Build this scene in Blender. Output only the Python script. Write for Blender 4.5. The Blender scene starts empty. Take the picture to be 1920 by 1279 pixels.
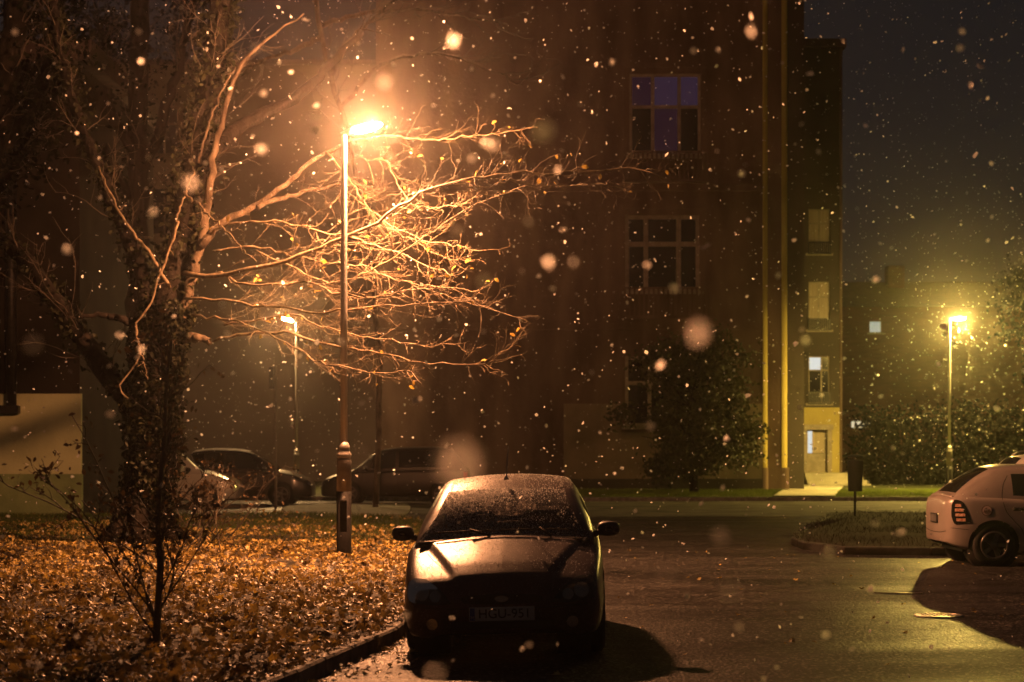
import bpy, math, random
import numpy as np
from mathutils import Vector, Matrix, noise as mnoise
from mathutils.bvhtree import BVHTree

rnd = random.Random(11)
npr = np.random.default_rng(7)
C = bpy.context.scene
COL = C.collection
F, CX, HY, H = 3400.0, 960.0, 837.0, 1.72       # focal length and horizon in photo pixels, eye height in metres


def P(x, y, Y):
    return Vector(((x - CX) / F * Y, Y, H + (HY - y) / F * Y))


def G(x, y, z=0.0):
    Y = F * (H - z) / (y - HY)
    return Vector(((x - CX) / F * Y, Y, z))


# ------------------------------------------------------------------ materials
def new_mat(name):
    m = bpy.data.materials.new(name)
    m.use_nodes = True
    nt = m.node_tree
    for n in list(nt.nodes):
        nt.nodes.remove(n)
    return m, nt, nt.nodes, nt.links


def mat(name, c1, c2=None, scale=4.0, rough=0.7, metal=0.0, bump=0.0, bscale=None, spec=0.5, detail=6.0,
        lo=0.35, hi=0.65, coat=0.0, trans=0.0, rough2=None, aniso=None, speck=None, translucent=0.0):
    m, nt, N, L = new_mat(name)
    out = N.new('ShaderNodeOutputMaterial')
    b = N.new('ShaderNodeBsdfPrincipled')
    tc = N.new('ShaderNodeTexCoord')
    nz = N.new('ShaderNodeTexNoise')
    nz.inputs['Scale'].default_value = scale
    nz.inputs['Detail'].default_value = detail
    L.new(tc.outputs['Object'], nz.inputs['Vector'])
    if aniso:
        mp = N.new('ShaderNodeMapping')
        mp.inputs['Scale'].default_value = aniso
        L.new(tc.outputs['Object'], mp.inputs['Vector'])
        L.new(mp.outputs['Vector'], nz.inputs['Vector'])
    rp = N.new('ShaderNodeValToRGB')
    rp.color_ramp.elements[0].position = lo
    rp.color_ramp.elements[1].position = hi
    rp.color_ramp.elements[0].color = (*c1, 1)
    rp.color_ramp.elements[1].color = (*(c2 or c1), 1)
    L.new(nz.outputs['Fac'], rp.inputs['Fac'])
    col = rp.outputs['Color']
    b.inputs['Roughness'].default_value = rough
    b.inputs['Metallic'].default_value = metal
    b.inputs['Specular IOR Level'].default_value = spec
    b.inputs['Coat Weight'].default_value = coat
    b.inputs['Coat Roughness'].default_value = 0.12
    b.inputs['Transmission Weight'].default_value = trans
    rsock = None
    if rough2 is not None:
        mr = N.new('ShaderNodeMapRange')
        mr.inputs['From Min'].default_value = lo
        mr.inputs['From Max'].default_value = hi
        mr.inputs['To Min'].default_value = rough
        mr.inputs['To Max'].default_value = rough2
        L.new(nz.outputs['Fac'], mr.inputs['Value'])
        L.new(mr.outputs['Result'], b.inputs['Roughness'])
        rsock = mr.outputs['Result']
    hsock = None
    if bump:
        n2 = N.new('ShaderNodeTexNoise')
        n2.inputs['Scale'].default_value = bscale or scale * 6
        n2.inputs['Detail'].default_value = 4
        L.new(tc.outputs['Object'], n2.inputs['Vector'])
        bp = N.new('ShaderNodeBump')
        bp.inputs['Strength'].default_value = bump
        bp.inputs['Distance'].default_value = 0.02
        L.new(n2.outputs['Fac'], bp.inputs['Height'])
        L.new(bp.outputs['Normal'], b.inputs['Normal'])
    if speck:                        # wet snow grains lying on a surface: (scale, cover, colour)
        sc, cover, sc_col = speck
        vo = N.new('ShaderNodeTexVoronoi')
        vo.inputs['Scale'].default_value = sc
        L.new(tc.outputs['Object'], vo.inputs['Vector'])
        n3 = N.new('ShaderNodeTexNoise')
        n3.inputs['Scale'].default_value = sc * 0.12
        n3.inputs['Detail'].default_value = 5
        L.new(tc.outputs['Object'], n3.inputs['Vector'])
        ml = N.new('ShaderNodeMath'); ml.operation = 'MULTIPLY'
        L.new(n3.outputs['Fac'], ml.inputs[0]); ml.inputs[1].default_value = cover
        lt = N.new('ShaderNodeMath'); lt.operation = 'LESS_THAN'
        L.new(vo.outputs['Distance'], lt.inputs[0]); L.new(ml.outputs[0], lt.inputs[1])
        mx = N.new('ShaderNodeMix'); mx.data_type = 'RGBA'
        L.new(lt.outputs[0], mx.inputs['Factor'])
        L.new(col, mx.inputs['A'])
        mx.inputs['B'].default_value = (*sc_col, 1)
        col = mx.outputs['Result']
        sub = N.new('ShaderNodeMath'); sub.operation = 'MULTIPLY'
        L.new(lt.outputs[0], sub.inputs[0]); sub.inputs[1].default_value = -metal
        ad = N.new('ShaderNodeMath'); ad.operation = 'ADD'
        L.new(sub.outputs[0], ad.inputs[0]); ad.inputs[1].default_value = metal
        L.new(ad.outputs[0], b.inputs['Metallic'])
    L.new(col, b.inputs['Base Color'])
    if translucent:
        tr = N.new('ShaderNodeBsdfTranslucent')
        L.new(col, tr.inputs['Color'])
        ms = N.new('ShaderNodeMixShader')
        ms.inputs[0].default_value = translucent
        L.new(b.outputs[0], ms.inputs[1]); L.new(tr.outputs[0], ms.inputs[2])
        L.new(ms.outputs[0], out.inputs['Surface'])
    else:
        L.new(b.outputs[0], out.inputs['Surface'])
    return m


def emit(name, col, strength):
    m, nt, N, L = new_mat(name)
    out = N.new('ShaderNodeOutputMaterial')
    e = N.new('ShaderNodeEmission')
    e.inputs['Color'].default_value = (*col, 1)
    e.inputs['Strength'].default_value = strength
    L.new(e.outputs[0], out.inputs['Surface'])
    return m


def glass_mat(name, tint, gloss=0.12, rough=0.03, speck=None):
    """tinted window glass: see-through, reflecting, optionally with wet snow grains sticking to it"""
    m, nt, N, L = new_mat(name)
    out = N.new('ShaderNodeOutputMaterial')
    tr = N.new('ShaderNodeBsdfTransparent'); tr.inputs['Color'].default_value = (*tint, 1)
    gl = N.new('ShaderNodeBsdfGlossy'); gl.inputs['Roughness'].default_value = rough
    gl.inputs['Color'].default_value = (0.9, 0.9, 0.9, 1)
    fr = N.new('ShaderNodeFresnel'); fr.inputs['IOR'].default_value = 1.5
    ma = N.new('ShaderNodeMath'); ma.operation = 'MULTIPLY_ADD'
    L.new(fr.outputs[0], ma.inputs[0]); ma.inputs[1].default_value = 1.0; ma.inputs[2].default_value = gloss * 0.3
    if speck:                                           # a wet film scatters the reflection widely
        g2 = N.new('ShaderNodeBsdfGlossy'); g2.inputs['Roughness'].default_value = 0.42
        gm = N.new('ShaderNodeMixShader'); gm.inputs[0].default_value = 0.6
        L.new(gl.outputs[0], gm.inputs[1]); L.new(g2.outputs[0], gm.inputs[2]); gl = gm
    mx = N.new('ShaderNodeMixShader')
    L.new(ma.outputs[0], mx.inputs[0]); L.new(tr.outputs[0], mx.inputs[1]); L.new(gl.outputs[0], mx.inputs[2])
    last = mx.outputs[0]
    if speck:
        sc, cover = speck
        tc = N.new('ShaderNodeTexCoord')
        vo = N.new('ShaderNodeTexVoronoi'); vo.inputs['Scale'].default_value = sc
        L.new(tc.outputs['Object'], vo.inputs['Vector'])
        n3 = N.new('ShaderNodeTexNoise'); n3.inputs['Scale'].default_value = 5.0; n3.inputs['Detail'].default_value = 6
        L.new(tc.outputs['Object'], n3.inputs['Vector'])
        # snow grains thicken towards -x, standing in for the lamp's sheen there
        sx = N.new('ShaderNodeSeparateXYZ'); L.new(tc.outputs['Object'], sx.inputs[0])
        mr = N.new('ShaderNodeMapRange')
        mr.inputs['From Min'].default_value = -0.55; mr.inputs['From Max'].default_value = 0.25
        mr.inputs['To Min'].default_value = 1.35; mr.inputs['To Max'].default_value = 0.62
        L.new(sx.outputs['X'], mr.inputs['Value'])
        m1 = N.new('ShaderNodeMath'); m1.operation = 'MULTIPLY'
        L.new(n3.outputs['Fac'], m1.inputs[0]); L.new(mr.outputs['Result'], m1.inputs[1])
        m2 = N.new('ShaderNodeMath'); m2.operation = 'MULTIPLY'
        L.new(m1.outputs[0], m2.inputs[0]); m2.inputs[1].default_value = cover
        lt = N.new('ShaderNodeMath'); lt.operation = 'LESS_THAN'
        L.new(vo.outputs['Distance'], lt.inputs[0]); L.new(m2.outputs[0], lt.inputs[1])
        p0 = N.new('ShaderNodeBsdfPrincipled')
        p0.inputs['Base Color'].default_value = (0.8, 0.8, 0.82, 1)
        p0.inputs['Roughness'].default_value = 0.35
        pt = N.new('ShaderNodeBsdfTranslucent'); pt.inputs['Color'].default_value = (0.95, 0.95, 0.96, 1)
        p = N.new('ShaderNodeMixShader'); p.inputs[0].default_value = 0.65
        L.new(p0.outputs[0], p.inputs[1]); L.new(pt.outputs[0], p.inputs[2])
        m3 = N.new('ShaderNodeMixShader')
        L.new(lt.outputs[0], m3.inputs[0]); L.new(last, m3.inputs[1]); L.new(p.outputs[0], m3.inputs[2])
        last = m3.outputs[0]
    L.new(last, out.inputs['Surface'])
    return m


def snow_mat():
    m, nt, N, L = new_mat('wet_snowflake')
    out = N.new('ShaderNodeOutputMaterial')
    tr = N.new('ShaderNodeBsdfTranslucent'); tr.inputs['Color'].default_value = (1, 1, 1, 1)
    gl = N.new('ShaderNodeBsdfRefraction'); gl.inputs['IOR'].default_value = 1.31; gl.inputs['Roughness'].default_value = 0.6
    df = N.new('ShaderNodeBsdfDiffuse'); df.inputs['Color'].default_value = (0.97, 0.97, 0.98, 1)
    a = N.new('ShaderNodeMixShader'); a.inputs[0].default_value = 0.35
    L.new(tr.outputs[0], a.inputs[1]); L.new(gl.outputs[0], a.inputs[2])
    b = N.new('ShaderNodeMixShader'); b.inputs[0].default_value = 0.30
    L.new(a.outputs[0], b.inputs[1]); L.new(df.outputs[0], b.inputs[2])
    L.new(b.outputs[0], out.inputs['Surface'])
    return m


def haze_mat(density):
    m, nt, N, L = new_mat('haze_air')
    out = N.new('ShaderNodeOutputMaterial')
    v = N.new('ShaderNodeVolumePrincipled')
    v.inputs['Color'].default_value = (0.93, 0.91, 0.9, 1)
    v.inputs['Density'].default_value = density
    v.inputs['Density Attribute'].default_value = ''
    v.inputs['Anisotropy'].default_value = 0.94
    L.new(v.outputs[0], out.inputs['Volume'])
    return m


def asphalt_mat():
    m, nt, N, L = new_mat('wet_asphalt')
    out = N.new('ShaderNodeOutputMaterial')
    b = N.new('ShaderNodeBsdfPrincipled')
    tc = N.new('ShaderNodeTexCoord')
    big = N.new('ShaderNodeTexNoise'); big.inputs['Scale'].default_value = 0.35; big.inputs['Detail'].default_value = 6
    mp = N.new('ShaderNodeMapping'); mp.inputs['Scale'].default_value = (0.5, 1.6, 1)
    L.new(tc.outputs['Object'], mp.inputs[0]); L.new(mp.outputs[0], big.inputs['Vector'])
    grit = N.new('ShaderNodeTexNoise'); grit.inputs['Scale'].default_value = 55; grit.inputs['Detail'].default_value = 3
    L.new(tc.outputs['Object'], grit.inputs['Vector'])
    vo = N.new('ShaderNodeTexVoronoi'); vo.inputs['Scale'].default_value = 34
    L.new(tc.outputs['Object'], vo.inputs['Vector'])
    rp = N.new('ShaderNodeValToRGB')
    rp.color_ramp.elements[0].position = 0.3; rp.color_ramp.elements[1].position = 0.75
    rp.color_ramp.elements[0].color = (0.009, 0.0088, 0.009, 1); rp.color_ramp.elements[1].color = (0.036, 0.034, 0.034, 1)
    L.new(grit.outputs['Fac'], rp.inputs['Fac'])
    vs_ = N.new('ShaderNodeTexVoronoi'); vs_.inputs['Scale'].default_value = 42
    L.new(tc.outputs['Object'], vs_.inputs['Vector'])
    sp_ = N.new('ShaderNodeSeparateColor'); L.new(vs_.outputs['Color'], sp_.inputs[0])
    gt = N.new('ShaderNodeMath'); gt.operation = 'GREATER_THAN'; gt.inputs[1].default_value = 0.90
    L.new(sp_.outputs[0], gt.inputs[0])
    tn = N.new('ShaderNodeTexNoise'); tn.inputs['Scale'].default_value = 1.0; tn.inputs['Detail'].default_value = 5
    mt = N.new('ShaderNodeMapping'); mt.inputs['Scale'].default_value = (0.12, 2.2, 1)
    L.new(tc.outputs['Object'], mt.inputs[0]); L.new(mt.outputs[0], tn.inputs['Vector'])
    tr_ = N.new('ShaderNodeMapRange'); tr_.inputs['From Min'].default_value = .35; tr_.inputs['From Max'].default_value = .65
    tr_.inputs['To Min'].default_value = .45; tr_.inputs['To Max'].default_value = 1.25
    L.new(tn.outputs['Fac'], tr_.inputs['Value'])
    wear = N.new('ShaderNodeMix'); wear.data_type = 'RGBA'; wear.blend_type = 'MULTIPLY'; wear.inputs['Factor'].default_value = 1
    L.new(rp.outputs['Color'], wear.inputs['A']); L.new(tr_.outputs['Result'], wear.inputs['B'])
    stone = N.new('ShaderNodeMix'); stone.data_type = 'RGBA'
    L.new(gt.outputs[0], stone.inputs['Factor']); L.new(wear.outputs['Result'], stone.inputs['A']); stone.inputs['B'].default_value = (.16, .15, .14, 1)
    L.new(stone.outputs['Result'], b.inputs['Base Color'])
    b.inputs['Specular IOR Level'].default_value = 0.07
    mr = N.new('ShaderNodeMapRange')
    mr.inputs['From Min'].default_value = 0.35; mr.inputs['From Max'].default_value = 0.65
    mr.inputs['To Min'].default_value = 0.30; mr.inputs['To Max'].default_value = 0.58
    L.new(big.outputs['Fac'], mr.inputs['Value']); L.new(mr.outputs['Result'], b.inputs['Roughness'])
    bp = N.new('ShaderNodeBump'); bp.inputs['Strength'].default_value = 0.75; bp.inputs['Distance'].default_value = 0.012
    L.new(vo.outputs['Distance'], bp.inputs['Height'])
    bp2 = N.new('ShaderNodeBump'); bp2.inputs['Strength'].default_value = 0.5; bp2.inputs['Distance'].default_value = 0.05
    L.new(big.outputs['Fac'], bp2.inputs['Height']); L.new(bp.outputs['Normal'], bp2.inputs['Normal'])
    L.new(bp2.outputs['Normal'], b.inputs['Normal'])
    L.new(b.outputs[0], out.inputs['Surface'])
    return m


M = {}
M['asphalt'] = asphalt_mat()
M['soil'] = mat('damp_soil', (0.02, 0.016, 0.01), (0.06, 0.045, 0.025), 3, 0.9, bump=0.6, bscale=20)
M['lawn'] = mat('lawn_turf', (0.02, 0.03, 0.008), (0.06, 0.07, 0.02), 2.5, 0.9, bump=0.8, bscale=30)
M['grass'] = mat('grass_blades', (0.05, 0.09, 0.015), (0.13, 0.16, 0.03), 1.2, 0.7, translucent=0.3)
M['kerb'] = mat('kerb_stone', (0.13, 0.12, 0.1), (0.26, 0.24, 0.21), 7, 0.75, bump=0.5, bscale=45)
M['concrete'] = mat('pale_concrete', (0.3, 0.28, 0.22), (0.45, 0.42, 0.33), 1.5, 0.85, bump=0.4, bscale=30)
M['plaster'] = mat('brown_plaster', (0.088, 0.058, 0.047), (0.20, 0.14, 0.112), 0.8, 0.92, bump=0.5, bscale=9, detail=10, aniso=(1.1, 1, .35), spec=0.2)
M['plaster_mid'] = mat('worn_mid_plaster', (0.14, 0.11, 0.075), (0.25, 0.20, 0.135), 0.7, 0.92, bump=0.4, bscale=12, detail=9)
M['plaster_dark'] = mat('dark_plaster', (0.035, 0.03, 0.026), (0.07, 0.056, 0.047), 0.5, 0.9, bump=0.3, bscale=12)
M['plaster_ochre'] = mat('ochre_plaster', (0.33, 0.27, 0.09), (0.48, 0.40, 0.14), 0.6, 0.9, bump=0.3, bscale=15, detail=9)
M['plaster_far'] = mat('grey_brown_plaster', (0.10, 0.078, 0.065), (0.16, 0.125, 0.105), 0.25, 0.95, bump=0.2, bscale=10)
M['wall_green'] = mat('pale_green_plaster', (0.52, 0.55, 0.29), (0.68, 0.71, 0.40), 0.9, 0.92, bump=0.4, bscale=14, detail=10, lo=0.3, hi=0.55)  # yellow-green tint stands in for a yellow lamp out of view
M['wall_green_low'] = mat('mossy_plinth_plaster', (0.22, 0.30, 0.13), (0.34, 0.43, 0.20), 1.6, 0.95, bump=0.5, bscale=18, detail=10)  # plinth in a darker tone of the same lamp tint
M['plaster_straw'] = mat('straw_plaster', (0.36, 0.29, 0.075), (0.48, 0.39, 0.11), 0.6, 0.9, bump=0.3, bscale=12, detail=9)  # lamplight on the corner edges, put into the colour
M['plaster_soot'] = mat('sooty_plaster', (0.014, 0.011, 0.010), (0.032, 0.025, 0.021), 0.7, 0.95, spec=0.1, bump=0.4, bscale=12)  # shade on the corner house, put into a near-black plaster colour
M['brick_red'] = mat('red_brick', (0.10, 0.045, 0.034), (0.16, 0.07, 0.052), 1.2, 0.9, bump=0.4, bscale=8, aniso=(1, 1, 6))
M['roof'] = mat('dark_roof_tile', (0.05, 0.035, 0.03), (0.09, 0.06, 0.05), 3, 0.8, bump=0.6, bscale=10)
M['frame_pale'] = mat('pale_window_paint', (0.22, 0.185, 0.145), (0.33, 0.28, 0.225), 5, 0.6)
M['pane_dark'] = mat('dark_window_glass', (0.008, 0.008, 0.01), (0.015, 0.014, 0.016), 1, 0.08, spec=0.6)
M['curtain'] = mat('curtained_window', (0.30, 0.24, 0.18), (0.42, 0.34, 0.26), 2.0, 0.5, aniso=(9, 1, 0.4))
M['pane_violet'] = emit('violet_lit_glass', (0.50, 0.29, 0.66), 0.040)
M['pane_violet_dim'] = emit('violet_dim_glass', (0.5, 0.20, 0.50), 0.020)
M['pane_grey'] = emit('grey_lit_window', (0.75, 0.86, 0.72), 0.42)
M['pane_cream'] = emit('cream_lit_window', (1.0, 0.85, 0.55), 0.75)
M['pane_white'] = emit('white_lit_window', (0.9, 0.92, 0.85), 0.8)
M['iron'] = mat('dark_iron', (0.02, 0.02, 0.022), (0.04, 0.038, 0.035), 8, 0.45, metal=0.6)
M['cast_iron'] = mat('worn_cast_iron', (0.42, 0.38, 0.33), (0.6, 0.55, 0.48), 10, 0.32, metal=1.0, bump=0.3)
M['pole'] = mat('galvanised_pole', (0.34, 0.32, 0.30), (0.44, 0.42, 0.4), 6, 0.5, metal=0.25, bump=0.15, bscale=20, aniso=(1, 1, 0.3))
M['pole_base'] = mat('weathered_pole_base', (0.16, 0.14, 0.13), (0.24, 0.21, 0.19), 6, 0.6, metal=0.1, bump=0.3, bscale=30)
M['pole_tar'] = mat('black_tarred_base', (0.008, 0.007, 0.007), (0.016, 0.015, 0.015), 6, 0.7, spec=0.15, bump=0.3, bscale=30)
M['kerb_dark'] = mat('dirty_kerb_stone', (0.010, 0.009, 0.008), (0.028, 0.025, 0.022), 7, 0.7, bump=0.5, bscale=45)  # darker copy of the kerb stone, painting the island's shade
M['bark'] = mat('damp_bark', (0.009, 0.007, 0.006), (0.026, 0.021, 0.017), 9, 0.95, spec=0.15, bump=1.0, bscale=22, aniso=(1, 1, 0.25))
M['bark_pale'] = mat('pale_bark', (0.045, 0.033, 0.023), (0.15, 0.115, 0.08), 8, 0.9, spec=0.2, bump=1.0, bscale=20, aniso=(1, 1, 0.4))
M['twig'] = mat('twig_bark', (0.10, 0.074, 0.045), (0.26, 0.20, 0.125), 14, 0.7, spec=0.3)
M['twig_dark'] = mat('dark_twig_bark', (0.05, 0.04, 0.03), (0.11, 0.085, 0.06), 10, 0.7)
M['leaf_litter'] = mat('fallen_leaf', (0.06, 0.032, 0.011), (0.72, 0.53, 0.17), 3.2, 0.45, lo=0.36, hi=0.64, translucent=0.12, detail=10)
M['leaf_yellow'] = mat('yellow_leaf', (0.42, 0.27, 0.05), (0.55, 0.40, 0.08), 3.0, 0.55, translucent=0.35)
M['ivy'] = mat('ivy_leaf', (0.008, 0.010, 0.004), (0.028, 0.030, 0.011), 4, 0.6, spec=0.2, translucent=0.15)
M['bush_leaf'] = mat('brown_shrub_leaf', (0.03, 0.02, 0.01), (0.16, 0.10, 0.045), 3, 0.6, translucent=0.2)
M['foliage'] = mat('evergreen_foliage', (0.022, 0.028, 0.010), (0.08, 0.085, 0.028), 1.2, 0.7, translucent=0.15)
M['foliage_dark'] = mat('dark_evergreen', (0.004, 0.006, 0.003), (0.012, 0.014, 0.007), 1.0, 0.9, spec=0.06)
M['asphalt_worn'] = mat('worn_pale_asphalt', (0.03, 0.028, 0.025), (0.12, 0.112, 0.095), 0.9, 0.8, spec=0.15, bump=0.4, bscale=30, detail=9)  # lamplight on the far road, put into a paler asphalt colour
M['grass_dull'] = mat('withered_grass', (0.008, 0.007, 0.004), (0.022, 0.018, 0.010), 1.2, 0.8, spec=0.1)  # darker copy of the grass, as if backlit and shaded
M['soil_dark'] = mat('wet_dark_soil', (0.010, 0.008, 0.006), (0.026, 0.02, 0.014), 3, 0.9, spec=0.15, bump=0.6, bscale=20)  # darker copy of the soil for the shaded island
M['grass_lush'] = mat('lush_grass_blades', (0.10, 0.15, 0.02), (0.22, 0.28, 0.05), 1.2, 0.7, translucent=0.3)
M['paint_plum'] = mat('dark_plum_car_paint', (0.050, 0.027, 0.030), (0.072, 0.040, 0.043), 3, 0.30, metal=0.1, coat=0.05, spec=0.35,
                      bump=0.10, bscale=120, speck=(70, 0.34, (0.22, 0.20, 0.20)))
M['paint_silver'] = mat('silver_car_paint', (0.34, 0.29, 0.27), (0.40, 0.345, 0.325), 2, 0.36, metal=0.3, coat=0.4, bump=0.06, bscale=200)
M['paint_pale'] = mat('pale_car_paint', (0.6, 0.57, 0.5), (0.68, 0.65, 0.58), 2, 0.35, metal=0.1, coat=0.4)
M['paint_black'] = mat('black_car_paint', (0.012, 0.011, 0.011), (0.02, 0.018, 0.018), 2, 0.3, metal=0.2, coat=0.4)
M['paint_brown'] = mat('dark_brown_car_paint', (0.010, 0.007, 0.006), (0.016, 0.011, 0.009), 2, 0.4, metal=0.1, coat=0.1, spec=0.3)
M['snow_roof'] = mat('thin_snow_on_roof', (0.45, 0.43, 0.4), (0.75, 0.73, 0.7), 6, 0.8)
M['plastic'] = mat('black_plastic', (0.012, 0.012, 0.012), (0.022, 0.02, 0.02), 12, 0.5)
M['seat'] = mat('dark_seat_cloth', (0.02, 0.018, 0.018), (0.035, 0.03, 0.03), 20, 0.9)
M['rubber'] = mat('tyre_rubber', (0.012, 0.012, 0.012), (0.02, 0.02, 0.02), 14, 0.75)
M['rim'] = mat('alloy_rim', (0.12, 0.11, 0.105), (0.2, 0.19, 0.18), 8, 0.28, metal=0.8)
M['chrome'] = mat('headlamp_reflector', (0.5, 0.48, 0.46), (0.62, 0.6, 0.58), 6, 0.22, metal=0.9)
M['plate'] = mat('number_plate_white', (0.45, 0.45, 0.45), (0.52, 0.52, 0.52), 8, 0.5)
M['plate_blue'] = mat('number_plate_blue', (0.02, 0.05, 0.25), (0.02, 0.06, 0.3), 8, 0.5)
M['ink'] = mat('number_plate_ink', (0.01, 0.01, 0.01), (0.015, 0.015, 0.015), 8, 0.5)
M['paper'] = mat('paper_sheet', (0.6, 0.58, 0.52), (0.7, 0.68, 0.62), 5, 0.8)
M['tail_red'] = mat('tail_lamp_red', (0.35, 0.02, 0.015), (0.45, 0.03, 0.02), 30, 0.15, coat=0.8)
M['tail_clear'] = mat('tail_lamp_glint', (0.45, 0.16, 0.09), (0.85, 0.6, 0.45), 40, 0.2, coat=0.6)
M['plate_dim'] = mat('grimy_number_plate', (0.08, 0.075, 0.075), (0.13, 0.12, 0.12), 9, 0.6)  # plate greyed so its shadow sits in the colour
M['glass_dark'] = mat('tinted_car_glass', (0.008, 0.008, 0.009), (0.014, 0.013, 0.014), 3, 0.06, spec=0.6)
M['windscreen'] = glass_mat('speckled_windscreen', (0.78, 0.76, 0.76), 0.10, 0.13, speck=(58, 0.55))
M['side_glass'] = glass_mat('car_side_glass', (0.8, 0.78, 0.78), 0.1, 0.05)
M['lamp_glass'] = glass_mat('headlamp_cover', (0.7, 0.68, 0.66), 0.02, 0.15)
M['emblem'] = mat('round_emblem_pale', (0.5, 0.4, 0.38), (0.58, 0.46, 0.44), 8, 0.5)
M['emblem_dark'] = mat('round_emblem_ink', (0.14, 0.09, 0.08), (0.18, 0.11, 0.1), 8, 0.5)
M['bin'] = mat('bin_plastic', (0.012, 0.014, 0.012), (0.025, 0.026, 0.022), 8, 0.5)
M['snow'] = snow_mat()
M['haze'] = haze_mat(0.0007)
SODIUM, YELLOW = (1.0, 0.385, 0.15), (1.0, 0.65, 0.13)
M['lamp_orange'] = emit('sodium_bowl', SODIUM, 13200)
M['lamp_yellow'] = emit('yellow_bowl', YELLOW, 22000)
M['lamp_amber'] = emit('amber_bowl', (1.0, 0.55, 0.2), 5500)


# ------------------------------------------------------------------ mesh helpers
class MB:
    def __init__(s):
        s.v, s.f, s.sm = [], [], []

    def add(s, vs, fs, smooth=True):
        b = len(s.v)
        s.v.extend(tuple(p) for p in vs)
        for f in fs:
            s.f.append(tuple(b + i for i in f)); s.sm.append(smooth)

    def box(s, x0, x1, y0, y1, z0, z1, bev=0.0, mtx=None):
        if bev <= 0:
            vs = [Vector((x, y, z)) for x in (x0, x1) for y in (y0, y1) for z in (z0, z1)]
            fs = [(0, 1, 3, 2), (4, 6, 7, 5), (0, 4, 5, 1), (2, 3, 7, 6), (0, 2, 6, 4), (1, 5, 7, 3)]
        else:
            b = min(bev, (x1 - x0) / 2.1, (y1 - y0) / 2.1, (z1 - z0) / 2.1)
            vs, idx = [], {}
            for i, x in enumerate((x0, x1)):
                for j, y in enumerate((y0, y1)):
                    for k, z in enumerate((z0, z1)):
                        sx, sy, sz = (1 - 2 * i) * b, (1 - 2 * j) * b, (1 - 2 * k) * b
                        for a, q in enumerate(((x, y + sy, z + sz), (x + sx, y, z + sz), (x + sx, y + sy, z))):
                            idx[i, j, k, a] = len(vs); vs.append(Vector(q))
            fs = []
            for i in (0, 1):
                fs.append([idx[i, j, k, 0] for j, k in ((0, 0), (0, 1), (1, 1), (1, 0))])
                fs.append([idx[j, i, k, 1] for j, k in ((0, 0), (0, 1), (1, 1), (1, 0))])
                fs.append([idx[j, k, i, 2] for j, k in ((0, 0), (0, 1), (1, 1), (1, 0))])
            for a in (0, 1):
                for c in (0, 1):
                    fs.append([idx[0, a, c, 1], idx[1, a, c, 1], idx[1, a, c, 2], idx[0, a, c, 2]])
                    fs.append([idx[a, 0, c, 0], idx[a, 1, c, 0], idx[a, 1, c, 2], idx[a, 0, c, 2]])
                    fs.append([idx[a, c, 0, 0], idx[a, c, 1, 0], idx[a, c, 1, 1], idx[a, c, 0, 1]])
            for i in (0, 1):
                for j in (0, 1):
                    for k in (0, 1):
                        fs.append([idx[i, j, k, 0], idx[i, j, k, 1], idx[i, j, k, 2]])
        if mtx:
            vs = [mtx @ v for v in vs]
        s.add(vs, fs, False)

    def tube(s, pts, rad, n=8, caps=True):
        pts = [Vector(p) for p in pts]
        if not hasattr(rad, '__len__'):
            rad = [rad] * len(pts)
        vs, fs = [], []
        t0 = (pts[1] - pts[0]).normalized()
        up = Vector((0, 0, 1)) if abs(t0.z) < 0.9 else Vector((1, 0, 0))
        u = t0.cross(up).normalized()
        for i, p in enumerate(pts):
            a, b = pts[max(0, i - 1)], pts[min(len(pts) - 1, i + 1)]
            t = (b - a).normalized() if (b - a).length > 1e-9 else t0
            u = (u - t * u.dot(t))
            u = u.normalized() if u.length > 1e-6 else t.orthogonal().normalized()
            w = t.cross(u)
            for k in range(n):
                an = 2 * math.pi * k / n
                vs.append(p + (u * math.cos(an) + w * math.sin(an)) * rad[i])
        for i in range(len(pts) - 1):
            for k in range(n):
                k2 = (k + 1) % n
                fs.append((i * n + k, i * n + k2, (i + 1) * n + k2, (i + 1) * n + k))
        if caps:
            fs.append(tuple(range(n - 1, -1, -1)))
            fs.append(tuple((len(pts) - 1) * n + k for k in range(n)))
        s.add(vs, fs)

    def lathe(s, prof, c=(0, 0, 0), n=24, axis='z', closed=False):
        vs, fs = [], []
        for r, h in prof:
            for k in range(n):
                a = 2 * math.pi * k / n
                q = (r * math.cos(a), r * math.sin(a), h) if axis == 'z' else (h, r * math.cos(a), r * math.sin(a))
                vs.append((q[0] + c[0], q[1] + c[1], q[2] + c[2]))
        m = len(prof)
        for i in range(m if closed else m - 1):
            j = (i + 1) % m
            for k in range(n):
                k2 = (k + 1) % n
                fs.append((i * n + k, i * n + k2, j * n + k2, j * n + k))
        if not closed:
            fs.append(tuple(range(n - 1, -1, -1)))
            fs.append(tuple((m - 1) * n + k for k in range(n)))
        s.add(vs, fs)

    def prism(s, poly, z0, z1):
        n = len(poly)
        vs = [(x, y, z0) for x, y in poly] + [(x, y, z1) for x, y in poly]
        fs = [tuple(range(n - 1, -1, -1)), tuple(range(n, 2 * n))] + [(i, (i + 1) % n, n + (i + 1) % n, n + i) for i in range(n)]
        s.add(vs, fs, False)

    def ellipsoid(s, c, r, nu=12, nv=8):
        vs, fs = [], []
        for i in range(nv + 1):
            th = math.pi * i / nv
            for k in range(nu):
                a = 2 * math.pi * k / nu
                vs.append((c[0] + r[0] * math.sin(th) * math.cos(a), c[1] + r[1] * math.sin(th) * math.sin(a), c[2] + r[2] * math.cos(th)))
        for i in range(nv):
            for k in range(nu):
                k2 = (k + 1) % nu
                fs.append((i * nu + k, (i + 1) * nu + k, (i + 1) * nu + k2, i * nu + k2))
        s.add(vs, fs)

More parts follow.
